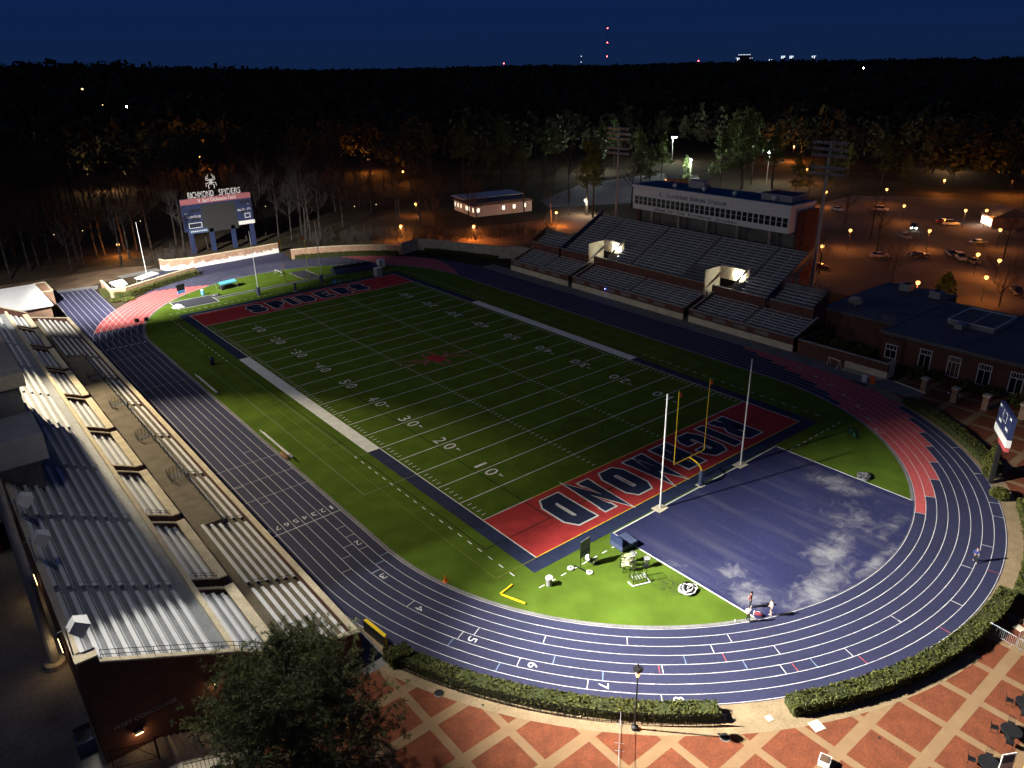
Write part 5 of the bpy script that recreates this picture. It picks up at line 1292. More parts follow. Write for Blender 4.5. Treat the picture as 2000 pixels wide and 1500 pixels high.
# ------------------------------------------------------------------ brick building on the right and its forecourt
B = thing('brick_building', 'single-storey brick building with tall white-framed windows and a flat grey roof on the right', 'building', (0, 0, 0))
MB().box(55.6, 79, -92, -50.2, 0, 4.7).build('wall', M['brick'], B); MB().box(60, 84, -50.0, -37.0, 0, 4.9).build('wall', M['brick'], B)
rf = MB(); rf.box(55.1, 79.5, -92.4, -50.05, 4.7, 5.05); rf_ = rf.build('roof', M['roof_grey'], B); MB().box(59.6, 84.4, -50.0, -36.7, 4.9, 5.2).build('roof', M['roof_grey'], B)
def edge(mb, x0, x1, y0, y1, z, h, w): mb.box(x0,x1,y0,y0+w,z,z+h); mb.box(x0,x1,y1-w,y1,z,z+h); mb.box(x0,x0+w,y0+w,y1-w,z,z+h); mb.box(x1-w,x1,y0+w,y1-w,z,z+h)
mb = MB(); edge(mb, 55.05, 79.55, -92.45, -50.02, 5.053, .16, .35); mb.build('parapet', M['concrete_dark'], rf_)
MB().prism([(55.0,-54.0),(55.6,-54.5),(58.5,-54.5),(58.5,-50.4),(55.6,-50.4),(55.0,-51.0)], 0, 4.2).build('bay', M['brick'], B)
def win(parent, y, z0, z1, w, x, lights=3, lit=False, door=True):
    f = MB(); f.box(x-.07,x-.003,y-w,y+w,z1-.12,z1); f.box(x-.07,x-.003,y-w,y+w,z0,z0+.1); f.box(x-.07,x-.003,y-w,y-w+.12,z0+.1,z1-.12); f.box(x-.07,x-.003,y+w-.12,y+w,z0+.1,z1-.12); f.box(x-.06,x-.003,y-w+.12,y+w-.12,z1-.95,z1-.83)
    for k in range(1, lights): yy = y-w+2*w*k/lights; f.box(x-.05,x-.003,yy-.025,yy+.025,z1-.83,z1-.12)
    for k in range(1, 2 if not lit else 3): yy = y-w+2*w*k/(2 if not lit else 3); f.box(x-.05,x-.003,yy-.03,yy+.03,z0+.1,z1-.95)
    wo = f.build('window', M['white'], parent); p = MB().box(x-.03,x-.001,y-w+.1,y+w-.1,z0+.08,z1-.1).build('pane', M['dim_pane'] if lit else M['glass_dark'], wo)
M['dim_pane'] = mat('dim_pane', (.10,.06,.035), .3, .5, 2)
win(B, -52.4, .9, 3.3, .95, 55.0)
for i, y in enumerate((-57.6, -62.0, -66.4, -70.8, -75.2, -79.6)): win(B, y, .35, 3.7, .95, 55.6, 5, i == 1)
t = thing('skylight', 'long glazed skylight box with pale frame on the flat brick building roof', 'skylight', (71.5,-59.2,5.05))
mb = MB(); mb.box(-4.6,4.6,-3.6,3.6,0,.75); mb.build('kerb', M['grey_paint'], t); mb = MB(); edge(mb,-4.7,4.7,-3.7,3.7,.753,.12,.2); mb.box(-4.5,4.5,-.06,.06,.76,.83); mb.build('frame', M['white'], t); MB().box(-4.49,4.49,-3.49,3.49,.753,.757).build('glazing', mat('old_glazing', (.17,.15,.11), .6, .3, .8), t)
t = thing('air_conditioner', 'small pale condenser box on the roof beside the skylight', 'condenser', (65.2,-58.3,5.05)); MB().box(-.8,.8,-.6,.6,.15,1.1).build('case', M['galv'], t); MB().box(-.7,.7,-.5,.5,0,.15).build('skid', M['black'], t)
t = thing('satellite_dish', 'pale round dish tilted on the low roof behind the boundary wall', 'dish', (62.5,-41.5,5.2), R_(200)); mb = MB(); mb.lathe([(.05,0),(.8,.12),(1.35,.42),(1.3,.42),(.75,.17),(.05,.05)], n=20); mb.xf(Matrix.Translation((0,0,1.2)) @ Matrix.Rotation(R_(-60), 4, 'Y')); mb.build('reflector', M['grey_paint'], t, True); MB().tube((0,0,0),(0,0,1.2),.07,.07,6).build('mast', M['galv'], t)
for i, (x, y, l) in enumerate(((80.5,-42.2,'pale boxy roof unit at the back of the low roof, left one'),(79.5,-48.2,'pale boxy roof unit at the back of the low roof, right one'))):
    t = thing('rooftop_unit', l, 'air unit', (x, y, 5.2)); MB().box(-1,1,-1,1,.2,1.5).build('case', M['galv'], t); MB().lathe([(.6,1.5),(.6,1.62),(.1,1.63)], n=16).build('fan', M['black'], t)
t = thing('roof_ladder', 'looped metal access ladder on the low roof', 'ladder', (60.3,-48.9,5.2)); mb = MB()
for k in range(5): mb.path([(0,-.9+.45*k,0),(0,-.9+.45*k,.9),(0,-.7+.45*k,1.05),(0,-.5+.45*k,.9),(0,-.5+.45*k,0)], .03, 4)
mb.build('rails', M['galv'], t)
for i, (x, y) in enumerate(((47.55,-61.4),(47.0,-66.0),(47.6,-70.0),(48.2,-74.6))):
    t = thing('brick_pier', ['stone capped brick pier at the end of the white kerb, leftmost of the row', 'stone capped brick pier, second from the boundary wall', 'stone capped brick pier, third from the boundary wall', 'stone capped brick pier hidden partly by the small scoreboard'][i], 'pier', (x, y, -.03), 0, 'brick piers before the brick building')
    MB().box(-.38,.38,-.38,.38,0,2.05).build('shaft', M['brick_tan'], t); MB().box(-.5,.5,-.5,.5,2.05,2.28).build('cap', M['concrete_pale'], t)
mb = MB(); mb.quad((44.0,-62.5,-.012),(47.0,-61.0,-.012),(48.2,-56,-.012),(44,-56,-.012)); tag(mb.build('walk_patch', M['concrete_dark']), kind='structure')
t = thing('kerb_rail', 'low white kerb line running from the boundary wall to the first brick pier', 'kerb', (0, 0, 0)); MB().prism([(48.0,-56.8),(48.2,-56.8),(47.1,-62.0),(46.9,-62.0)], -.03, .14).build('kerb_stone', M['concrete_pale'], t)
for i in range(3):
    t = thing('ground_light', 'small white light dome on the ground between the first two brick piers', 'ground light', (49.6+.12*i,-64.2-.75*i,-.03), 0, 'white light domes between the brick piers'); MB().lathe([(.14,0),(.16,.1),(.08,.2),(.01,.22)], n=10).build('dome', M['white'], t); MB().lathe([(.2,0),(.2,.02)], n=10).build('base', M['black'], t)
def shrub(name, label, x, y, r, h, m='hedge', group=None, n=900, size=.22):
    t = thing(name, label, 'shrub', (x, y, -.03), 0, group)
    d = RNG.normal(size=(n, 3)); d /= np.linalg.norm(d, axis=1)[:, None]; rad_ = RNG.random(n)**.3
    zz = d[:, 2]*rad_*.5+.5; C = np.c_[d[:, 0]*rad_*r, d[:, 1]*rad_*r, zz*h]
    if name == 'conical_shrub': C[:, :2] *= (1.25-C[:, 2:3]/h*.95)
    link('leaves', quads_mesh('leaves', leafcloud(C, size*(.6+.8*RNG.random(n))), M[m]), t); MB().tube((0,0,0),(0,0,h*.6),.06,.03,6).build('stem', M['bark'], t)
    return t
shrub('conical_shrub', 'tall conical evergreen shrub beside the post of the small scoreboard', 27.4,-78.2,1.0,4.6, n=2200, size=.2)
shrub('round_shrub', 'round clipped shrub at the plaza corner by the small scoreboard', 23.4,-80.9,1.1,1.3)
for i, (x, y, r, h) in enumerate(((51.5,-58.5,1.6,2.4),(53.2,-60.5,1.2,1.6),(52.6,-65.2,1.3,1.7),(52.9,-68.6,1.3,1.7),(52.4,-72.6,1.4,1.8),(50.5,-42.5,1.8,2.2),(53,-44.5,2.0,2.6),(51,-46.8,1.7,2.0),(54,-48.3,1.9,2.6),(50.6,-50.8,1.5,1.8),(53.8,-40.8,1.6,2.6))):
    shrub('dark_shrub', 'dark rounded shrub before the brick building windows' if i < 5 else 'dark shrub in the sunken bed behind the boundary wall', x, y, r, h, group='dark shrubs before the brick building' if i < 5 else 'dark shrubs behind the boundary wall', n=500, size=.35)
shrub('round_shrub', 'pale dried bush on the bare corner left of the far red lanes', -31.0,76.2,1.5,.7); shrub('round_shrub', 'low tan bush beside the square hedge at the far left bend', -33.6,77.2,1.2,.7)
# ------------------------------------------------------------------ parking lot and grounds beyond
mb = MB(); mb.poly([(88,-62,-.02),(215,-62,-.02),(225,10,-.02),(205,36,-.02),(160,34,-.02),(100,8,-.02),(86,-16,-.02)]); tag(mb.build('parking_lot', mat('parking_asphalt', (.105,.090,.08), .9, .55, .045, fine=1.2, col2=(.035,.03,.028))), kind='structure')
mb = MB(); mb.poly([(112,96,-.015),(138,82,-.015),(196,108,-.015),(205,125,-.015),(160,128,-.015),(120,110,-.015)]); tag(mb.build('upper_lot', mat('pale_lot', (.22,.23,.24), .9, .2, .05, fine=1)), kind='structure')
mb = MB(); mb.poly([(44,75,-.02),(56,57,-.02),(110,60,-.02),(122,92,-.02),(110,94,-.02),(95,80,-.02),(60,92,-.02)]); mb.poly([(-60,99,-.02),(-36,95,-.02),(-22,101,-.02),(-17,106,-.02),(-24,110,-.02),(-60,112,-.02)]); tag(mb.build('dirt_slope', M['dirt']), kind='structure')
mb = MB(); mb.poly([(-50,95.2,-.012),(-34,91.4,-.012),(-33,95,-.012),(-49,99,-.012)]); mb.poly([(-27,98,-.012),(-17.2,98.8,-.012),(-17.5,103,-.012),(-27.5,101,-.012)]); tag(mb.build('service_path', M['concrete_dark']), kind='structure')

def street_lamp(label, x, y, h, power, group, style='globe', col=SOD, zb=None):
    z0 = terr(x, y) if zb is None else zb
    t = thing('street_lamp', label, 'street lamp', (x, y, z0), random.random()*6, group)
    MB().tube((0,0,0),(0,0,h-.25),.07,.05,6).build('post', M['black'], t)
    m = {'o': M['glow_orange'], 'w': M['glow_white'], 'y': M['glow_yel']}['o' if col is SOD else ('w' if col[2] > .8 else 'y')]
    MB().lathe([(.08,-.40),(.36,-.2),(.46,.05),(.32,.32),(.04,.42)], (0,0,h), 10).build('globe', m, t, True)
    MB().lathe([(.15,.42),(.05,.54)], (0,0,h), 8).build('finial', M['black'], t)
    lamp_light(t, h-.45, col, power, .25, loc=(0,0,h+.0)) if False else lamp_light(t, h-.85, col, power*(.40 if group == G1 else 14.0), .3)
    return t
M['glow_yel'] = emis('glow_yellow', (1, .78, .36), 3)
G1 = 'globe lamps of the parking lot'
for x, y, l in ((177.5,30.5,'orange globe lamp in front of the right light tower pole'),(195.9,19.1,'orange globe lamp at the far edge of the parking lot above the white cars'),(169.9,.8,'orange globe lamp in the middle of the parking lot above the dark car with headlights'),
    (115.7,2.0,'orange globe lamp by the brick end of the press box'),(125.9,-6.2,'small orange globe lamp among dark trees right of the tower pole'),(139.4,-20.3,'orange globe lamp to the right of the headlight car'),(174.6,-14.7,'orange globe lamp at the far side near the red and white pickup'),
    (178.6,-18.8,'orange globe lamp beside the lit house, left one'),(153,-31.9,'orange globe lamp in front of the lit house'),(104.3,-10.9,'orange globe lamp just past the top corner of the far stand'),(88.7,-40.7,'brightest orange globe lamp, just behind the flat roof'),
    (118.9,-44.4,'orange globe lamp high among the branches at the right edge'),(102.4,-48.1,'orange globe lamp left of the bare tree at the right edge'),(121.5,-39.0,'dim orange lamp left of the bare tree near the dark cars')):
    street_lamp(l, x, y, 5, 5200 if x < 90 else 4200, G1)
G2 = 'lamps among the trees'
for x, y, h, p, l, c in ((276.5,104.7,7,900,'orange lamp above the white lit pines on the right',SOD),(222.8,64.9,5,500,'orange lamp below it among the dark trees right of the pines',SOD),(240.9,-3.2,6,600,'orange lamp at the far right edge beyond the lot',SOD),(229.2,14.7,5,250,'red-orange lamp in the dark trees beyond the lot',SOD),(289.1,38.2,6,350,'yellow lamp in the far trees above the lot',WARM),
    (113.7,225.6,6,700,'orange lamp in the far woods left of the white house',SOD),(106.5,183.3,5,250,'small orange lamp nearer in the woods left of the white house',SOD),(7.2,256.8,7,700,'bright orange lamp in the woods left of the scoreboard',WARM),(60,300,6,900,'orange lamp high behind the scoreboard',SOD),
    (110.3,76.5,5,260,'white lamp on a post near the pair of pine trunks',(1,.9,.7)),(92.5,70.9,4,380,'slim orange lamp by the left end of the far stand',SOD),(61.6,72.0,4,420,'orange lamp in the brush behind the grey retaining wall',SOD),(46.5,87.1,4,420,'orange lamp in the brush above the curved brick wall',SOD),(-21.0,124,3.2,320,'orange lamp low among trunks left of the flagpole',SOD),(70,116,4,200,'orange lamp by a tree right of the scoreboard',SOD)):
    street_lamp(l, x, y, h, p, G2, col=c)
# low bollard path lights
for x, y, l in ((-29.9,165,'low path light casting a white pool left of the woods path'),(-21.8,165.5,'low path light in the woods, right of the white pool'),(-3.7,169.2,'low path light behind the flagpole'),(61,142.4,'low path light right of the scoreboard, left of three'),(68.6,140.4,'low path light right of the scoreboard, middle of three'),(71,130.8,'low path light right of the scoreboard, right of three'),(66.5,109.1,'low path light left of the white house'),(38,166,'low path light close beside the scoreboard')):
    t = thing('path_light', l, 'path light', (x, y, terr(x, y)), 0, 'low path lights in the woods'); MB().tube((0,0,0),(0,0,1.1),.09,.09,8).build('post', M['black'], t); MB().lathe([(.13,1.0),(.15,1.15)], n=10).build('lens', M['glow_yel'], t); MB().lathe([(.26,1.15),(.05,1.28)], n=10).build('cap', M['black'], t)
    o = lamp_light(t, 1.05, (1,.75,.35), 120, .1); 
# white flood lamps behind the press box
G3 = 'white floodlamps behind the far stand'
for x, y, h, aim, p, l in ((187.6,149.6,12,(165,125,0),15000,'white floodlamp on a pole by the lit pine left of the left tower'),(235.3,144.6,12,(190,110,0),16000,'brightest white floodlamp above the press box'),(170.8,82.2,12,(176,76,3),9000,'white lamp hidden in the lit pine behind the press box'),(210.7,75.1,12,(200,64,2),12000,'white floodlamp on a pole by the lit pine right of the press box')):
    t = thing('floodlamp', l, 'floodlamp', (x, y, terr(x, y)-.1), 0, G3); hh = h-terr(x, y)+.1
    MB().tube((0,0,0),(0,0,hh),.14,.09,6).build('pole', M['galv'], t); s = .62 if x > 230 else .34
    for k in range(2 if x > 230 else 1): MB().lathe([(.1,-.3),(s*.8,-.15),(s,.05),(s*.5,.3)], (k*1.1-.3, -k*.9, hh), 10).build('lamp_head', M['glow_white'], t)
    MB().box(-.9,.9,-.05,.05,hh-.45,hh-.35).build('bracket', M['galv'], t)
    lamp_light(t, hh, (.92,1,.88), p, .4, loc=(-.4,-.5,hh-1.1))

# cars
def car(label, x, y, rz, col, lights=False, kind='sedan'):
    t = thing('parked_car', label, 'car', (x, y, -.02), rz, 'cars in the parking lot')
    m = mat('car_paint', col, .3, .04, 2, spec=.6, metal=.2); tall = 1.75 if kind == 'suv' else 1.42
    mb = MB(); prof = [(-2.2,.35),(-2.25,.62),(-2.15,.86),(-1.0,.95),(1.7,.98),(2.15,.9),(2.25,.6),(2.2,.35)]
    mb.v = []; n = len(prof)
    for yy, sx in ((-.86,.985),(-.8,1),(.8,1),(.86,.985)):
        mb.v += [(px*sx, yy, pz if abs(yy) < .85 else min(pz, .84)) for px, pz in prof]
    for r in range(3):
        for i in range(n): j = (i+1) % n; mb.f.append((r*n+i, r*n+j, (r+1)*n+j, (r+1)*n+i))
    mb.f.append(tuple(range(n))[::-1]); mb.f.append(tuple(range(3*n, 4*n))); bd = mb.build('body', m, t)
    cab = [(-1.0,.93),(-.35,tall-.03),(1.0 if kind == 'sedan' else 1.75,tall),(1.75 if kind == 'sedan' else 2.1,.95)]
    mb = MB(); mb.v = [(px, -.80+(pz-.9)*.25, pz) for px, pz in cab]+[(px, .80-(pz-.9)*.25, pz) for px, pz in cab]; mb.f = [(3,2,1,0),(4,5,6,7),(0,1,5,4),(2,3,7,6)]; mb.build('window_glass', M['glass_dark'], t)
    rf = MB(); a, b = cab[1], cab[2]; w = .80-(tall-.9)*.25; rf.box(a[0]-.02, b[0]+.02, -w-.02, w+.02, tall-.035, tall+.02); rf.build('roof', m, t)
    for px in (-1.4, 1.4):
        for s in (-1, 1):
            wb = MB().tube((px,s*.68,.33),(px,s*.89,.33),.33,.33,14).build('wheel', M['black'], t); MB().tube((px,s*.885,.33),(px,s*.90,.33),.19,.19,10).build('rim', M['galv'], wb)
    for s in (-1, 1):
        MB().box(-2.27,-2.17,s*.62-.16,s*.62+.16,.62,.78).build('headlight', M['glow_white'] if lights else M['white'], t); MB().box(2.17,2.27,s*.64-.14,s*.64+.14,.66,.82).build('tail_light', M['track_red'], t)
for a in ((174.1,23.9,1.2,(.65,.65,.66),0,'sedan','white sedan at the far edge of the lot beside the tower pole'),(183.7,14.2,1.9,(.7,.7,.72),0,'suv','white van-like car under the far orange lamp'),(123.3,-16.1,2.4,(.55,.50,.45),0,'sedan','orange-lit pale sedan nearest in front of the bare tree'),(163.2,-5.8,.5,(.03,.035,.05),1,'suv','dark car with both headlights on in the middle of the lot'),(149.5,-9.9,.9,(.30,.30,.34),0,'sedan','grey car below the car with headlights on'),
    (175.9,-11,2.2,(.6,.58,.55),0,'suv','white vehicle in front of a red one on the far side'),(177.6,-8.3,2.2,(.35,.03,.02),0,'sedan','red car tucked behind the white vehicle on the far side'),(155.2,-26.9,2.3,(.05,.05,.06),0,'sedan','dark sedan alone on the right side of the open lot'),(135.2,-30.4,.7,(.4,.42,.45),0,'suv','silver car with pale glass in the row left of the bare trees'),(133.2,-34.2,.7,(.04,.04,.05),0,'sedan','black car next to the silver car'),
    (137.5,-27.2,.7,(.06,.06,.07),0,'sedan','dark car at the far end of the row with the silver car'),(102.5,-11.9,2.0,(.12,.03,.03),0,'sedan','dark red car just beyond the top corner of the far stand'),(130.7,-22.5,2.4,(.05,.05,.06),0,'sedan','dark car with a glinting roof behind the bare tree'),(112.7,-51,.6,(.06,.05,.05),0,'suv','dark vehicle at the right edge beside the bare tree trunk'),(109.5,-54.5,.6,(.1,.02,.02),0,'sedan','dark red car at the right edge below the lamp')):
    car(a[6], a[0], a[1], a[2], a[3], a[4], a[5])
# lit house, white woodland house, brick shed
B = thing('lit_house', 'small house with a brightly lit open porch at the far side of the parking lot', 'house', (186,-21.5,0), R_(-45))
MB().box(-5,5,-3.5,3.5,0,3).build('wall', M['brick_tan'], B); mb = MB(); mb.exy([(-5.4,3),(5.4,3),(0,5.6)], -4.2, 4.2); mb.build('roof', M['roof_grey'], B); MB().box(-5.02,-3,-3.2,3.2,.3,2.4).box(-5.04,-5.02,-3,3,.5,2.3).build('window', M['glow_window'], B)
lamp_light(B, 2.2, (1,.95,.85), 500, .3, loc=(-6.2,0,2.2))
B = thing('white_house', 'long white clapboard house with lit windows in the woods left of the far stand', 'house', (82.4, 99.7, 0), math.atan2(-4.4, 21))
MB().box(0,21.4,0,17,0,3.6).build('wall', mat('white_siding', (.62,.63,.66), .7, .08, 1), B); mb = MB(); mb.exy([(-.6,3.6),(22,3.6),(20,4.6),(2,4.6)], -.5, 17.5); rf = mb.build('roof', M['roof_grey'], B); MB().box(-.8,22.2,7.6,17.8,4.7,4.95).box(2,20,8,17,4.602,4.7).build('upper_roof', M['white'], rf)
for x in (1.2, 10.6, 14.6, 18.6):
    w = MB().box(x-.55,x+.55,-.06,-.002,1.5,2.9).build('window', M['white'], B); MB().box(x-.45,x+.45,-.08,-.062,1.6,2.8).build('pane', M['glow_window'], w)
for y in (1.2, 4.5, 5.6, 6.7, 11, 13.5, 16):
    w = MB().box(-.06,-.002,y-.4,y+.4,1.4,2.9).build('window', M['white'], B); MB().box(-.08,-.062,y-.32,y+.32,1.5,2.8).build('pane', M['glow_window'], w)
lamp_light(B, 1, (.75,.85,1), 260, 1.0, loc=(10,-7,5.0)) if False else None
B = thing('brick_shed', 'small brick building with an orange wall lamp showing above the press box roof', 'building', (177, 91, 0), R_(-48))
MB().box(-6,6,-4,4,0,4.2).build('wall', M['brick'], B); MB().box(-6.3,6.3,-4.3,4.3,4.2,4.5).build('roof', M['roof_grey'], B); MB().box(-6.05,-6.0,-1.2,-.2,0,2.3).build('door', M['cream'], B); MB().lathe([(.2,3.3),(.25,3.55)], (-6.2,-1.6,0), 8).build('wall_lamp', M['glow_orange'], B); lamp_light(B, 3, SOD, 500, .2, loc=(-6.9,-2.2,3.2))

# wall lamps of the near stand
for x, z, l in ((-62.8,2.65+1.3,'lit wall lamp on the brick end wall just above the steel gate'),(-57.2,5.0,'lit wall lamp on the brick end wall half hidden by the big pine')):
    t = thing('wall_lamp', l, 'wall lamp', (x, Y0-.36, z), 0, 'wall lamps on the near end wall'); MB().box(-.3,.3,-.28,-.0,-.12,.12).build('housing', M['black'], t); MB().box(-.26,.26,-.26,-.03,-.2,-.125).build('lens', M['glow_warm'], t); lamp_light(t, -.4, WARM, 14, .12, loc=(0,-.45,-.45))
for y, l in ((-32.9,'warm strip lamp low on the rear wall, the farther one'),(-44.0,'warm strip lamp low on the rear wall, the nearer one')):
    t = thing('wall_lamp', l, 'wall lamp', (-65.17, y, 5.0), 0, 'strip lamps on the rear wall of the near stand'); MB().box(-.2,0,-1.1,1.1,-.1,.1).build('housing', M['black'], t); MB().box(-.22,-.02,-1.0,1.0,-.16,-.105).build('lens', M['glow_warm'], t); lamp_light(t, -.4, (1,.7,.35), 16, .2, loc=(-.5,0,-.4))
for a, b, c, d in voms: lamp_light(E_, 0, (1,.78,.48), 90, .25, loc=(59.6, a+2.1, 7.0))
t = thing('indicator_lamp', 'tiny blue indicator lamp on the front of the far stand', 'lamp', (FX-.1, 6.2, 1.9)); MB().lathe([(.06,-.08),(.11,0),(.06,.08)], n=8).build('lens', emis('glow_blue', (.1,.15,1), 30), t); MB().box(0,.1,-.1,.1,-.15,.15).build('housing', M['black'], t); lamp_light(t, 0, (.1,.15,1), 6, .1, loc=(-.25,0,0))

# ------------------------------------------------------------------ trees
def bare_tree(seed, h=17, spread=1.0, low=.3):
    rd = random.Random(seed); tr, cr = MB(), MB()
    lean = Vector((rd.uniform(-.04,.04), rd.uniform(-.04,.04), 1)).normalized()
    pts = [Vector((0,0,-.3))]; 
    for i in range(1, 8): pts.append(pts[-1]+lean*(h*.8/7)+Vector((rd.uniform(-.12,.12), rd.uniform(-.12,.12), 0)))
    for i, (a, b) in enumerate(zip(pts[:-1], pts[1:])): tr.tube(a, b, h*.0135*(1-i/9), h*.0135*(1-(i+1)/9), 6)
    def limb(p, d, ln, r, lev):
        q = p; k = 3 if lev < 2 else 2
        for i in range(k):
            d = (d+Vector((rd.uniform(-.25,.25), rd.uniform(-.25,.25), rd.uniform(-.05,.3)))).normalized(); n = q+d*ln/k
            cr.tube(q, n, r*(1-i/(k+1)), r*(1-(i+1)/(k+1)), 4 if lev == 0 else 3, False); q = n
            if lev < 3 and rd.random() < .95:
                for _ in range(2 if lev < 2 else 1):
                    e = (d+Vector((rd.uniform(-1,1), rd.uniform(-1,1), rd.uniform(-.1,.7)))*.8).normalized(); limb(q, e, ln*rd.uniform(.45,.62), r*.5, lev+1)
    for i in range(15):
        t_ = low+(1-low)*(i+rd.random())/15; k = min(6, int(t_*7)); p = pts[k].lerp(pts[k+1], t_*7-k); a = rd.uniform(0, 2*PI); up = rd.uniform(.35,.95)
        limb(p, Vector((math.cos(a), math.sin(a), up)).normalized(), h*spread*rd.uniform(.14,.30)*(1.25-t_*.6), h*.0048*(1.3-t_), 0)
    return tr, cr
def make_tree(name, label, loc, group, tr, cr, mt, mc):
    t = thing(name, label, 'tree', loc, random.random()*6, group); tr.build('trunk', mt, t, True); cr.build('crown', mc, t); return t
NW = [(-48.2,117),(-43,122.3),(-40.4,127.2),(-37.3,128),(-35.1,113),(-31.2,118.4),(-26.5,125.6),(-24.2,127.4),(-22.4,117.6),(-19.7,119.5),(-5.2,126.6),(19.7,121.7),(21.1,115.3),(22.4,109.2),(26.8,108.5),(30.7,107)]
protos = [make_tree('bare_tree', 'tall bare winter tree with a pale trunk in the woods left of the scoreboard', (NW[i][0], NW[i][1], terr(*NW[i])), 'bare trees left of the scoreboard', *bare_tree(10+i, [21,24,19,22,17][i], .8, .42), M['bark_pale'], M['bark_pale']) for i in range(5)]
def woods(pts, label, group, s0=.85, s1=1.35):
    for x, y in pts: dup(random.choice(protos), (x, y, terr(x, y)-.05), random.random()*6.28, label, group, random.uniform(s0, s1))
LBL_NW = 'tall bare winter tree with a pale trunk in the woods left of the scoreboard'
woods(NW[5:10], LBL_NW, 'bare trees left of the scoreboard'); woods(NW[10:], 'bare winter tree rising right behind the scoreboard and its brick wall', 'bare trees by the scoreboard')
rr = random.Random(5)
pts = []
while len(pts) < 95:
    x, y = rr.uniform(-85, 2), rr.uniform(112, 225)
    if min([math.hypot(x-a, y-b) for a, b in pts+NW]+[99]) > 3.6: pts.append((x, y))
woods(pts, LBL_NW, 'bare trees left of the scoreboard')
pts = []
while len(pts) < 70:
    x, y = rr.uniform(8, 100), rr.uniform(100, 230)
    if y < 118 and x < 18: continue
    if y < 135-.55*abs(x-45) and rr.random() < .6: continue
    if x > 70 and y < 135: continue
    if min([math.hypot(x-a, y-b) for a, b in pts]+[99]) > 4.5: pts.append((x, y))
woods(pts, 'bare winter tree in the dark woods between the scoreboard and the white house', 'bare trees between scoreboard and white house')
pts = [(76.6,95),(98.8,94),(92.1,73),(107.1,81),(112,99),(61.3,114.3),(62.1,101.7),(120,120),(128,112),(140,130),(118,130),(70,82),(56,84),(132,76),(125,100)]
woods(pts, 'bare winter tree near the white house and the left end of the far stand', 'bare trees round the white house', .7, 1.0)
# brush lit by the orange lamps
def brush(label, x, y, n, r, group):
    mb = MB(); rd = random.Random(int(x*7+y))
    for i in range(n):
        a, q = rd.uniform(0, 6.28), r*math.sqrt(rd.random()); p = Vector((q*math.cos(a), q*math.sin(a), 0)); hh = rd.uniform(1.5, 4.2)
        for k in range(3):
            e = p+Vector((rd.uniform(-.9,.9), rd.uniform(-.9,.9), hh*rd.uniform(.7,1.1))); mb.tube(p, e, .035, .012, 3, False)
            for _ in range(3): f = p.lerp(e, rd.uniform(.4,.9)); mb.tube(f, f+Vector((rd.uniform(-.7,.7), rd.uniform(-.7,.7), rd.uniform(.2,.9))), .015, .008, 3, False)
    t = thing('brush', label, 'brush', (x, y, 0), 0, group); mb.build('twigs', M['bark_pale'], t)
for x, y, l in ((61.5,76,'bare brush glowing orange round the lamp behind the retaining wall'),(46.5,91,'bare brush glowing orange round the lamp above the curved wall'),(54,84,'bare brush on the slope between the two orange lamps'),(38,96,'dim bare brush behind the curved brick wall'),(27,103,'dim bare brush between the two brick walls'),(72,72,'bare brush on the slope towards the far stand'),(-12,108,'bare brush behind the left end of the whitened wall'),(80,66,'bare brush at the left corner of the far stand')):
    brush(l, x, y, 70, 6, 'brush along the slope behind the far bend')
# pines
def pine(seed, h, bare=.45, n=3000):
    rd = random.Random(seed); tr = MB(); tr.tube((0,0,-.3),(0,0,h*.95),h*.014,h*.004,7)
    g = np.random.default_rng(seed); C = []
    for i in range(42):
        t_ = bare+(1-bare)*rd.random(); a = rd.uniform(0, 6.28); ln = h*.2*(1.15-t_)*1.7*rd.uniform(.5,1); p = Vector((0,0,h*t_)); q = p+Vector((math.cos(a)*ln, math.sin(a)*ln, ln*rd.uniform(-.1,.35)))
        tr.tube(p, q, h*.003, h*.001, 3, False); k = n//42; c = np.array(p)+(np.array(q)-np.array(p))*(g.random((k,1))*.75+.3); C.append(c+g.normal(0, h*.022, (k,3)))
    C = np.concatenate(C); return tr, quads_mesh('needles', leafcloud(C, h*.019*(.5+g.random(len(C)))), M['needle'])
pp_ = []
for i, (h, bare) in enumerate(((24,.42),(21,.3),(26,.5))):
    tr, me = pine(40+i, h, bare); pp_.append((tr, me))
first = {}
def put_pine(k, x, y, label, group, s=1.0):
    if k not in first:
        t = thing('pine_tree', label, 'tree', (x, y, terr(x,y)), random.random()*6, group); pp_[k][0].build('trunk', M['bark'], t); link('crown', pp_[k][1], t); t.scale = (s,s,s); first[k] = t
    else: dup(first[k], (x, y, terr(x,y)), random.random()*6.28, label, group, s)
for k, x, y, l, g, s in ((0,111.3,76.7,'straight pine trunk in front of the left floodlamp, left of the pair','paired pine trunks',.95),(2,109.7,72.1,'straight pine trunk in front of the left floodlamp, right of the pair','paired pine trunks',.9),(1,184,142,'pine lit bright green beside the left floodlamp','lit pines',1.0),(0,149.9,88.1,'dark pine left of the press box roof','dark pines behind the press box',.9),(1,156.7,89.6,'dark pine behind the left end of the press box roof','dark pines behind the press box',.85),(2,166,92,'dark pine close beside the brick shed','dark pines behind the press box',.8),
    (1,171.5,84.5,'pine lit bright white-green just behind the press box roof','lit pines',.62),(1,177.1,73,'bushy dark pine behind the middle of the press box','dark pines behind the press box',1.1),(1,186,70,'tall dark pine right of the brightly lit pine','dark pines behind the press box',1.25),(0,193,74,'tall dark pine behind the right half of the press box','dark pines behind the press box',1.2),(0,205,69,'pine lit green beside the right floodlamp','lit pines',.85),(2,197.5,63.9,'pine trunk next to the right floodlamp','lit pines',.9),(2,203,77,'pale tall trunk left of the right floodlamp','lit pines',1.0)):
    put_pine(k, x, y, l, g, s)
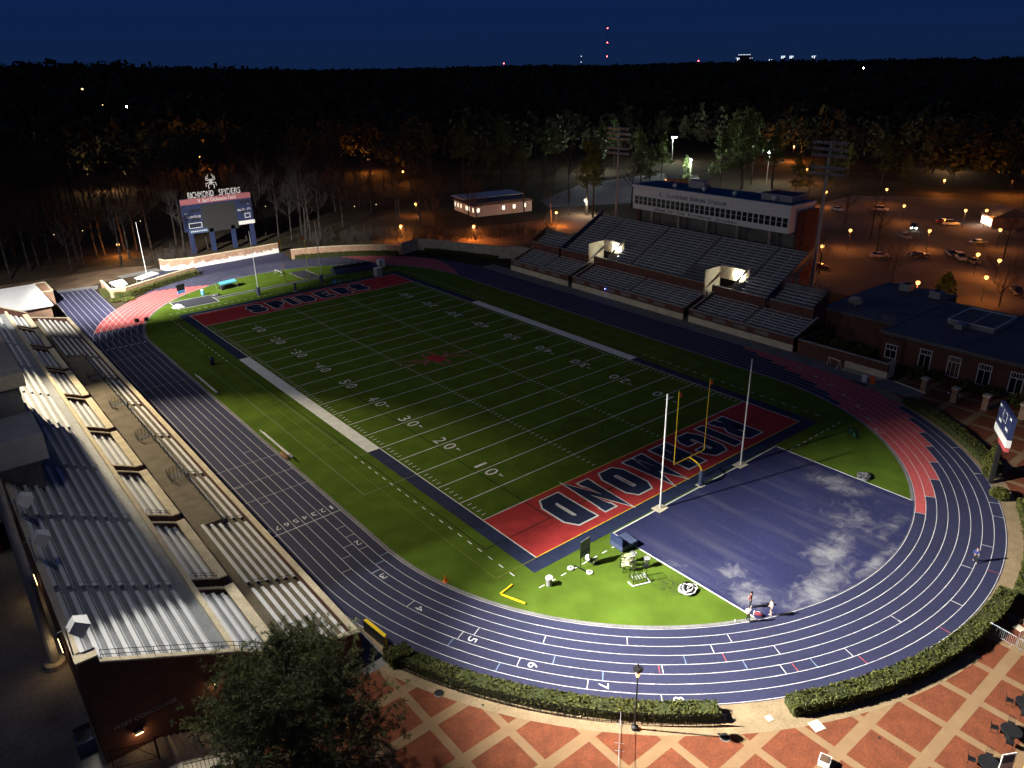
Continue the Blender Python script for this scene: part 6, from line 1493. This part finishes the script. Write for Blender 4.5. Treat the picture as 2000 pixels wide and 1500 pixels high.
for i in range(26):
    x, y = rr.uniform(120, 290), rr.uniform(95, 230)
    if math.hypot(x-187,y-150) < 18 or (110 < x < 206 and 80 < y < 130): continue
    put_pine(i % 3, x, y, 'dark pine in the woods behind the press box lamps', 'dark pines in the far woods', rr.uniform(.7,1.0))
for x, y in ((220,50),(235,40),(250,20),(246,60),(228,28),(240,-20),(226,-30),(214,-45),(262,-5),(205,46),(190,44),(178,42)):
    put_pine(1, x, y, 'dark tree along the far edge of the parking lot', 'dark trees beyond the parking lot', rr.uniform(.6,.85))
# bare trees of the parking lot
for i, (x, y, l) in enumerate(((98.3,-31.2,'wide bare tree with spreading limbs standing in the parking lot behind the flat roof'),(101.3,-51.9,'bare tree with upright limbs at the right edge of the parking lot'))):
    make_tree('bare_tree', l, (x, y, 0), None, *bare_tree(70+i, 12.5, 1.75 if i == 0 else 1.4, .2), M['bark'], M['bark'])
for x, y, s, l in ((98,-14.5,.5,'small bare tree by the kerb beyond the stand corner'),(128,-13,.6,'dark bare tree in the lot left of the pale sedan'),(140,-5,.6,'dark bare tree in the middle of the lot'),(150,8,.6,'dark bare tree at the back of the lot before the white cars'),(144,-37,.6,'dark bare tree right of the silver car'),(165,-40,.7,'dark bare tree at the far right edge of the lot'),(112,6,.55,'dark bare tree right of the press box end wall')): dup(protos[1], (x, y, 0), random.random()*6, l, 'small bare trees in the parking lot', s)
shrub('conical_shrub', 'dark pointed evergreen behind the flat roof right of the brightest lamp', 99.5,-42.0,2.6,5.6,'needle',None,1600,.4)

# big pine in the near left foreground
def near_pine():
    t = thing('pine_tree', 'big bushy pine filling the near left foreground before the brick end wall', 'tree', (-55.6,-67.0,-.03))
    rd = random.Random(3); g = np.random.default_rng(3); tr = MB(); cr = []; tr.tube((0,0,-.2),(0,0,7),.34,.24,10).tube((0,0,7),(.6,.6,13.2),.24,.05,8)
    n_t = 44; a_ = g.normal(size=(n_t,3)); a_ /= np.linalg.norm(a_,axis=1)[:,None]
    for i in range(560):
        top = rd.random()**.8
        z = 1.8+11.4*top; R0 = 7.0*math.sqrt(max(.02, 1-((z-5.5)/8.6)**2))*(1.0 if z > 5 else .72+.28*z/5)
        a = rd.uniform(0, 6.28); lob = 1+.16*math.sin(3*a+z*.5)+.10*math.sin(5*a+1.3)
        ln = R0*lob*rd.uniform(.6,1.0); p = Vector((.05*z,.05*z,max(1.2,z-.25*ln))); q = Vector((p.x+math.cos(a)*ln, p.y+math.sin(a)*ln, z+.12*ln))
        if i % 8 == 0: tr.tube(p, q, .055, .018, 4, False)
        for k in range(10):
            u = rd.uniform(.42,1.03); c = p.lerp(q, u)+Vector((rd.gauss(0,.36), rd.gauss(0,.36), rd.gauss(0,.3)))
            nn = 30; d = g.normal(size=(nn,3)); d[:,2] += .35; d /= np.linalg.norm(d,axis=1)[:,None]; L_n = (.22+.16*g.random(nn))[:,None]; w = np.cross(d, g.normal(size=(nn,3))); w /= np.linalg.norm(w,axis=1)[:,None]; w = w*.014
            c = np.array(c); b0 = c+d*.03; b1 = c+d*L_n; cr.append(np.stack([b0-w, b0+w, b1+w*.5, b1-w*.5], 1))
    # a leader to the right-hand shoulder
    tr.build('trunk', M['bark'], t); link('crown', quads_mesh('needles', np.concatenate(cr), M['needle_near']), t)
near_pine()

# ------------------------------------------------------------------ far forest as one mass
def forest():
    g = np.random.default_rng(11); P = []
    for r0, r1, n, sz, q in ((125,250,420,1.0,110),(250,420,1500,1.8,46),(420,800,2600,3.6,26),(800,1600,3000,6.0,20),(1600,4200,3600,11.0,16)):
        a = R_(90)-np.radians(g.uniform(-14, 92, n)); r = np.sqrt(g.uniform(r0*r0, r1*r1, n)); x = -67+r*np.cos(a); y = -105+r*np.sin(a)
        ok = ~((x < 232) & (y < 45) & (x > -30) & (y > -75)) & ~((x > 70) & (x < 215) & (y > 55) & (y < 135)) & ~((x < 104) & (y < 228)) & ~((x > 100) & (x < 262) & (y > 45) & (y < 168)) & ~((x > 60) & (x < 110) & (y > 90) & (y < 125))
        x, y = x[ok], y[ok]
        for xi, yi in zip(x, y):
            z = terr(xi, yi); h = g.uniform(15, 25)*(1 if r0 < 800 else 1.0); w = sz*1.7
            d = g.normal(size=(q,3)); d /= np.linalg.norm(d,axis=1)[:,None]; d *= g.random((q,1))**.4
            C = np.c_[xi+d[:,0]*w*1.1, yi+d[:,1]*w*1.1, z+h*.66+d[:,2]*h*.36]; P.append(leafcloud(C, sz*(.5+g.random(q))))
    return quads_mesh('forest', np.concatenate(P), M['forest'])
f = link('distant_woods', forest()); tag(f, 'dark mass of distant woods reaching to the horizon', 'woods', kind='stuff')

# ------------------------------------------------------------------ far lamps and the skyline
for x, y, z, s, l, m in ((151,271,8,.3,'faint lamp deep in the woods above the orange woods lamp','glow_yel'),(188,201,8,.3,'faint white lamp in the woods above the white house','glow_white'),(107,453,14,.45,'tiny white lamp far in the woods above the scoreboard','glow_white'),(302,37,8,.35,'faint white lamp in the dark woods beyond the lot, left of two','glow_white'),(315,32,8,.35,'faint yellow lamp in the dark woods beyond the lot, right of two','glow_yel'),(9,275,40,.45,'yellow lamp highest in the dark woods at the upper left','glow_yel'),(12,259,34,.22,'very faint lamp in the upper left woods between two others','glow_yel'),(15,234,34,.40,'white twin lamp in the upper left woods','glow_white'),(961,436,30,1.1,'white lamp just under the horizon at the upper right','glow_white')):
    z0 = terr(x, y); t = thing('distant_lamp', l, 'lamp', (x, y, z0), 0, 'faint lamps in the distant woods'); MB().tube((0,0,0),(0,0,max(1,z-z0)),.1,.1,4).build('post', M['black'], t); MB().lathe([(s*.4,-s*.7),(s,0),(s*.4,s*.7)], (0,0,max(1,z-z0)), 8).build('globe', M[m], t)
M['glow_city'] = emis('glow_city', (.75,.85,1), 1.6); M['city_wall'] = mat('city_wall', (.02,.022,.03), .9, .1, .05)
SKY = [(4812,3388,40,3,'grey tower with a few lit floors at the left of the far skyline'),(4837,3352,59,9,'widest far tower with a row of white lights along its top'),(4864,3314,38,2,'low far tower right of the row of white lights'),(4937,3206,26,2,'tiny far building with a single light on the horizon'),(4981,3138,47,3,'far tower with paired lights right of the gap in the skyline'),(5010,3092,46,3,'far tower with lights at its crown, right of the paired lights'),(5086,2969,43,4,'far building with a bright roof line at the right end of the skyline')]
for x, y, z, n, l in SKY:
    t = thing('distant_tower', l, 'tower', (x, y, 0), math.atan2(y+105, x+67), 'towers of the distant skyline'); w = 14 if n < 9 else 42
    MB().box(-15,15,-w,w,-5,z-4).build('wall', M['city_wall'], t)
    for k in range(n): yy = -w+2*w*(k+.5)/n; MB().box(-15.6,-15.05,yy-2.6,yy+2.6,z-(5 if n == 9 else random.choice([6,14,20])),z-(1 if n == 9 else 3)).build('window', M['glow_city'], t)
for x, y, zz, l in ((4226,4087,(65,156,249),'very tall thin radio mast with red lights on the horizon'),(4095,4217,(30,69),'short mast with two small lights left of the radio mast'),(3674,4587,(32,),'mast with one red light on the horizon in the middle'),(4652,3601,(22,),'mast with one red light left of the skyline')):
    t = thing('radio_mast', l, 'mast', (x, y, 0), 0, 'masts on the horizon'); MB().tube((0,0,0),(0,0,zz[-1]),1.2,.6,4).build('mast', M['city_wall'], t)
    for z in zz: MB().lathe([(1.5,-3),(3.6,0),(1.5,3)], (0,0,z), 8).build('beacon', M['glow_red'] if len(zz) != 2 else M['glow_city'], t)

# ------------------------------------------------------------------ light
def spot(name, loc, aim, power, size, blend, col, r=.5):
    l = bpy.data.lights.new(name, 'SPOT'); l.energy = power; l.spot_size = R_(size); l.spot_blend = blend; l.color = col; l.shadow_soft_size = r
    o = link(name, l); o.location = loc; d = Vector(aim)-Vector(loc); o.rotation_euler = d.to_track_quat('-Z', 'Y').to_euler(); return o
FL = (1, .96, .88)
SW, NWt = (-63.9,-43.0,41.6), (-68.2,44.4,41.6)
for k, v in LIGHTS.items():
    spot('floodlight_'+k, SW if v[0] == 'S' else NWt, v[1], v[2], v[3], v[4], v[5] if len(v) > 5 else FL)

w = bpy.data.worlds.new('World'); sc.world = w; w.use_nodes = True
nt = w.node_tree; bg = nt.nodes['Background']
# dusk sky: deep blue everywhere, a little paler low in the west where the sun has gone down
tc = N(nt, 'ShaderNodeTexCoord'); sx = N(nt, 'ShaderNodeSeparateXYZ'); nt.links.new(tc.outputs['Generated'], sx.inputs[0])
cr = N(nt, 'ShaderNodeValToRGB'); cr.color_ramp.elements[0].position = 0; cr.color_ramp.elements[0].color = (.0046,.0145,.054,1)
cr.color_ramp.elements[1].position = 1; cr.color_ramp.elements[1].color = (.0035,.010,.042,1)
k = cr.color_ramp.elements.new(.07); k.color = (.0036,.0148,.068,1)
nt.links.new(sx.outputs['Z'], cr.inputs['Fac'])
dt = N(nt, 'ShaderNodeVectorMath', operation='DOT_PRODUCT'); nt.links.new(tc.outputs['Generated'], dt.inputs[0]); dt.inputs[1].default_value = (-.80,-.58,-.05)
mr = N(nt, 'ShaderNodeMapRange', interpolation_type='SMOOTHSTEP'); mr.inputs['From Min'].default_value = .1; mr.inputs['From Max'].default_value = 1; nt.links.new(dt.outputs['Value'], mr.inputs['Value'])
mx = N(nt, 'ShaderNodeMix', data_type='RGBA'); nt.links.new(mr.outputs['Result'], mx.inputs['Factor']); nt.links.new(cr.outputs['Color'], mx.inputs['A']); mx.inputs['B'].default_value = (.045,.048,.085,1)
nt.links.new(mx.outputs['Result'], bg.inputs[0]); bg.inputs[1].default_value = 1

# ------------------------------------------------------------------ camera
cam = bpy.data.cameras.new('camera'); co = link('camera', cam); cam.sensor_width = 36; cam.lens = 1484.06/2000*36; cam.clip_end = 20000; cam.clip_start = .5
yaw, pitch, roll = .674807728, -.401899778, -.021070309
sy, cy, sp_, cp = math.sin(yaw), math.cos(yaw), math.sin(pitch), math.cos(pitch)
fv = Vector((sy*cp, cy*cp, sp_)); rv = Vector((cy, -sy, 0)); uv = rv.cross(fv)
r2 = rv*math.cos(roll)+uv*math.sin(roll); u2 = uv*math.cos(roll)-rv*math.sin(roll)
co.matrix_world = Matrix(((r2.x,u2.x,-fv.x,CAM.x),(r2.y,u2.y,-fv.y,CAM.y),(r2.z,u2.z,-fv.z,CAM.z),(0,0,0,1)))
sc.camera = co
sc.render.engine = 'CYCLES'; sc.cycles.use_denoising = True; sc.cycles.max_bounces = 5; sc.cycles.diffuse_bounces = 3; sc.cycles.use_light_tree = True; sc.cycles.sample_clamp_indirect = 3
vs = sc.view_settings; vs.view_transform = 'Standard'; vs.look = 'None'; vs.gamma = 1; vs.exposure = 0
